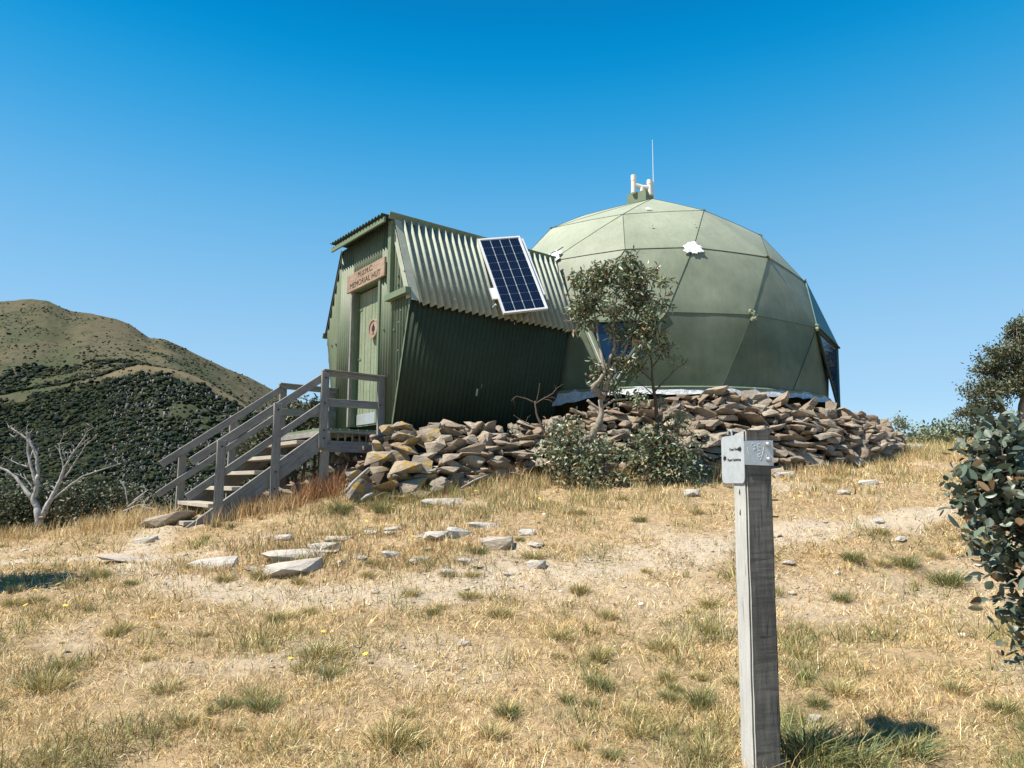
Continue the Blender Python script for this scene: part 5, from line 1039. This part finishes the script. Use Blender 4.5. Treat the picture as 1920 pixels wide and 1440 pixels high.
# shrubs
def shrub(px0, py0, Y, rx, rz, n, lab, tab, seed, ll=.05, lw=.028, ry=.8, per=6, spread=.09, cat='shrub', name='shrub', ns=4):
    b0 = at(px0, py0, Y); gz0 = gz(b0.x, b0.y)
    bl = [B3(px0, py0, Y, rx, rz, ry, n)]+[B3(px0+random.uniform(-.7, .7)*rx, py0+random.uniform(-.5, .5)*rz, Y+random.uniform(-.3, .3), rx*.4, rz*.5, ry*.4, n//5) for _ in range(4)]
    st_ = [([Vector((b0.x+dx*.1, Y, min(gz0, b0.z-rz/1280*Y*.9)-.05)), Vector((b0.x+dx*.4*rx/1280*Y, Y+dx*.1, b0.z-rz/1280*Y*.2)), Vector((b0.x+dx*.7*rx/1280*Y, Y, b0.z+rz/1280*Y*.5))], [.03, .018, .006]) for dx in (-1, -.2, .7)]
    return plant(name, lab, cat, st_, bl, per, ll, lw, tab, seed, bark=M_dbark, spread=spread, droop=.1, bfrac=.25, lm=M_leafm, r0=.008, ns=ns)
shrub(20, 955, 11.0, 62, 52, 420, 'dark leafy shrub behind the dead tree at the far left', np.r_[DKG, GUM[:2]*.7], 61, .07, .035)
shrub(105, 955, 11.5, 60, 42, 300, 'dark shrub between the forks of the dead tree', np.r_[DKG, DKG, GUM[:1]*.6], 62, .07, .035)
shrub(190, 945, 11.2, 55, 36, 380, 'rounded dark green shrub right of the dead tree', np.r_[DKG, GUM[:1]*.6], 63, .07, .035)
shrub(190, 978, 10.6, 70, 12, 160, 'low rusty scrub along the brow in front of the shrubs', np.r_[DKG, RUST*.6], 64, .06, .025)
shrub(560, 800, 11.2, 58, 42, 420, 'dark glossy shrub behind the stairs and deck', np.r_[DKG, GUM2*.6], 65, .08, .04)
shrub(500, 850, 11.0, 55, 55, 420, 'dark green shrub seen through the stair rails', np.r_[DKG, GUM2*.5], 66, .08, .04)
shrub(605, 780, 11.6, 22, 30, 120, 'shrub peeping out between stair rail and hut wall', np.r_[DKG, GUM2*.6], 67, .08, .04)
shrub(1765, 818, 15.5, 48, 20, 330, 'grey green rounded bush on the far right brow', np.array([[.20, .26, .19], [.15, .20, .14], [.25, .30, .22]]), 68, .09, .05, spread=.1)
shrub(1838, 822, 15.0, 34, 22, 240, 'bush under the far trees at the right', np.r_[GUM2, GUM2*.8], 69, .09, .05)
shrub(1745, 840, 13.5, 70, 14, 280, 'low olive scrub in front of the grey green bush', np.r_[OLIVE*.7, DKG], 70, .07, .03)
shrub(1815, 848, 13, 60, 16, 240, 'low yellow green scrub behind the foreground bush', np.r_[OLIVE*.8, DKG, STRAW[:1]*.7], 71, .07, .03)
shrub(1915, 815, 12.5, 50, 26, 260, 'dark bush between the far tree and the foreground bush', np.r_[GUM2*.6, DKG], 72, .08, .04)
plant('sapling', 'tiny lone sapling on the skyline just right of the stone wall', 'tree', [(pl([(1684, 838), (1682, 822), (1685, 812), (1684, 800)], 15.5), [.03, .025, .02, .01]), (pl([(1684, 815), (1694, 800)], 15.5), [.014, .006])], [B3(1684, 795, 15.5, 14, 11, .3, 36), B3(1676, 806, 15.5, 6, 8, .15, 10), B3(1692, 800, 15.5, 8, 8, .15, 10)], 5, .08, .035, GUM2, 80, spread=.06)
# far snow gums on the right
def bigtree(nm, lab, Y, stems, bls, seed):
    plant(nm, lab, 'tree', [(pl(a, Y), b_) for a, b_ in stems], [B3(px0, py0, Y, rx, rz, ry, n) for px0, py0, rx, rz, ry, n in bls], 9, .075, .032, np.r_[DKG*1.25, DKG*1.6, GUM*.55], seed, spread=.055, droop=.4, bfrac=.18, r0=.012, lm=M_leafm, bark=M_bark)
bigtree('snow_gum', 'broad snow gum with a dark layered crown at the right edge of the picture', 14.5,
 [([(1895, 850), (1888, 800), (1880, 770), (1868, 740)], [.10, .08, .06, .03]), ([(1888, 800), (1862, 785), (1840, 760)], [.05, .035, .015]), ([(1892, 830), (1915, 780), (1925, 720), (1915, 660)], [.09, .07, .05, .02]), ([(1880, 815), (1850, 800), (1825, 780)], [.04, .03, .012])],
 [(1872, 662, 34, 20, .5, 170), (1862, 685, 26, 14, .4, 100), (1912, 618, 20, 26, .4, 130), (1935, 650, 34, 36, .6, 200), (1850, 732, 38, 18, .5, 190), (1822, 772, 18, 13, .35, 80), (1890, 722, 36, 24, .6, 200), (1848, 762, 26, 14, .4, 100), (1935, 700, 30, 30, .6, 160), (1890, 694, 34, 16, .5, 130), (1965, 640, 50, 55, .9, 200)], 90)
# bush outside the frame on the left: its shadow lies on the grass
sx_, sy_ = -4.55, 5.0; g0 = gz(sx_, sy_)
plant('bush', 'dense bush just outside the left edge whose shadow falls on the grass', 'bush', [([Vector((sx_, sy_, g0-.05)), Vector((sx_+.05, sy_, g0+.6)), Vector((sx_, sy_+.1, g0+1.2))], [.05, .04, .015])],
 [((sx_, sy_, g0+1.2), (.48, .5, .42), 330), ((sx_-.35, sy_, g0+.9), (.45, .45, .4), 150)], 8, .07, .04, GUM2, 95, spread=.06, bfrac=.2)
print('WALL ROCKS', len(WR), 'solo', len(solo))
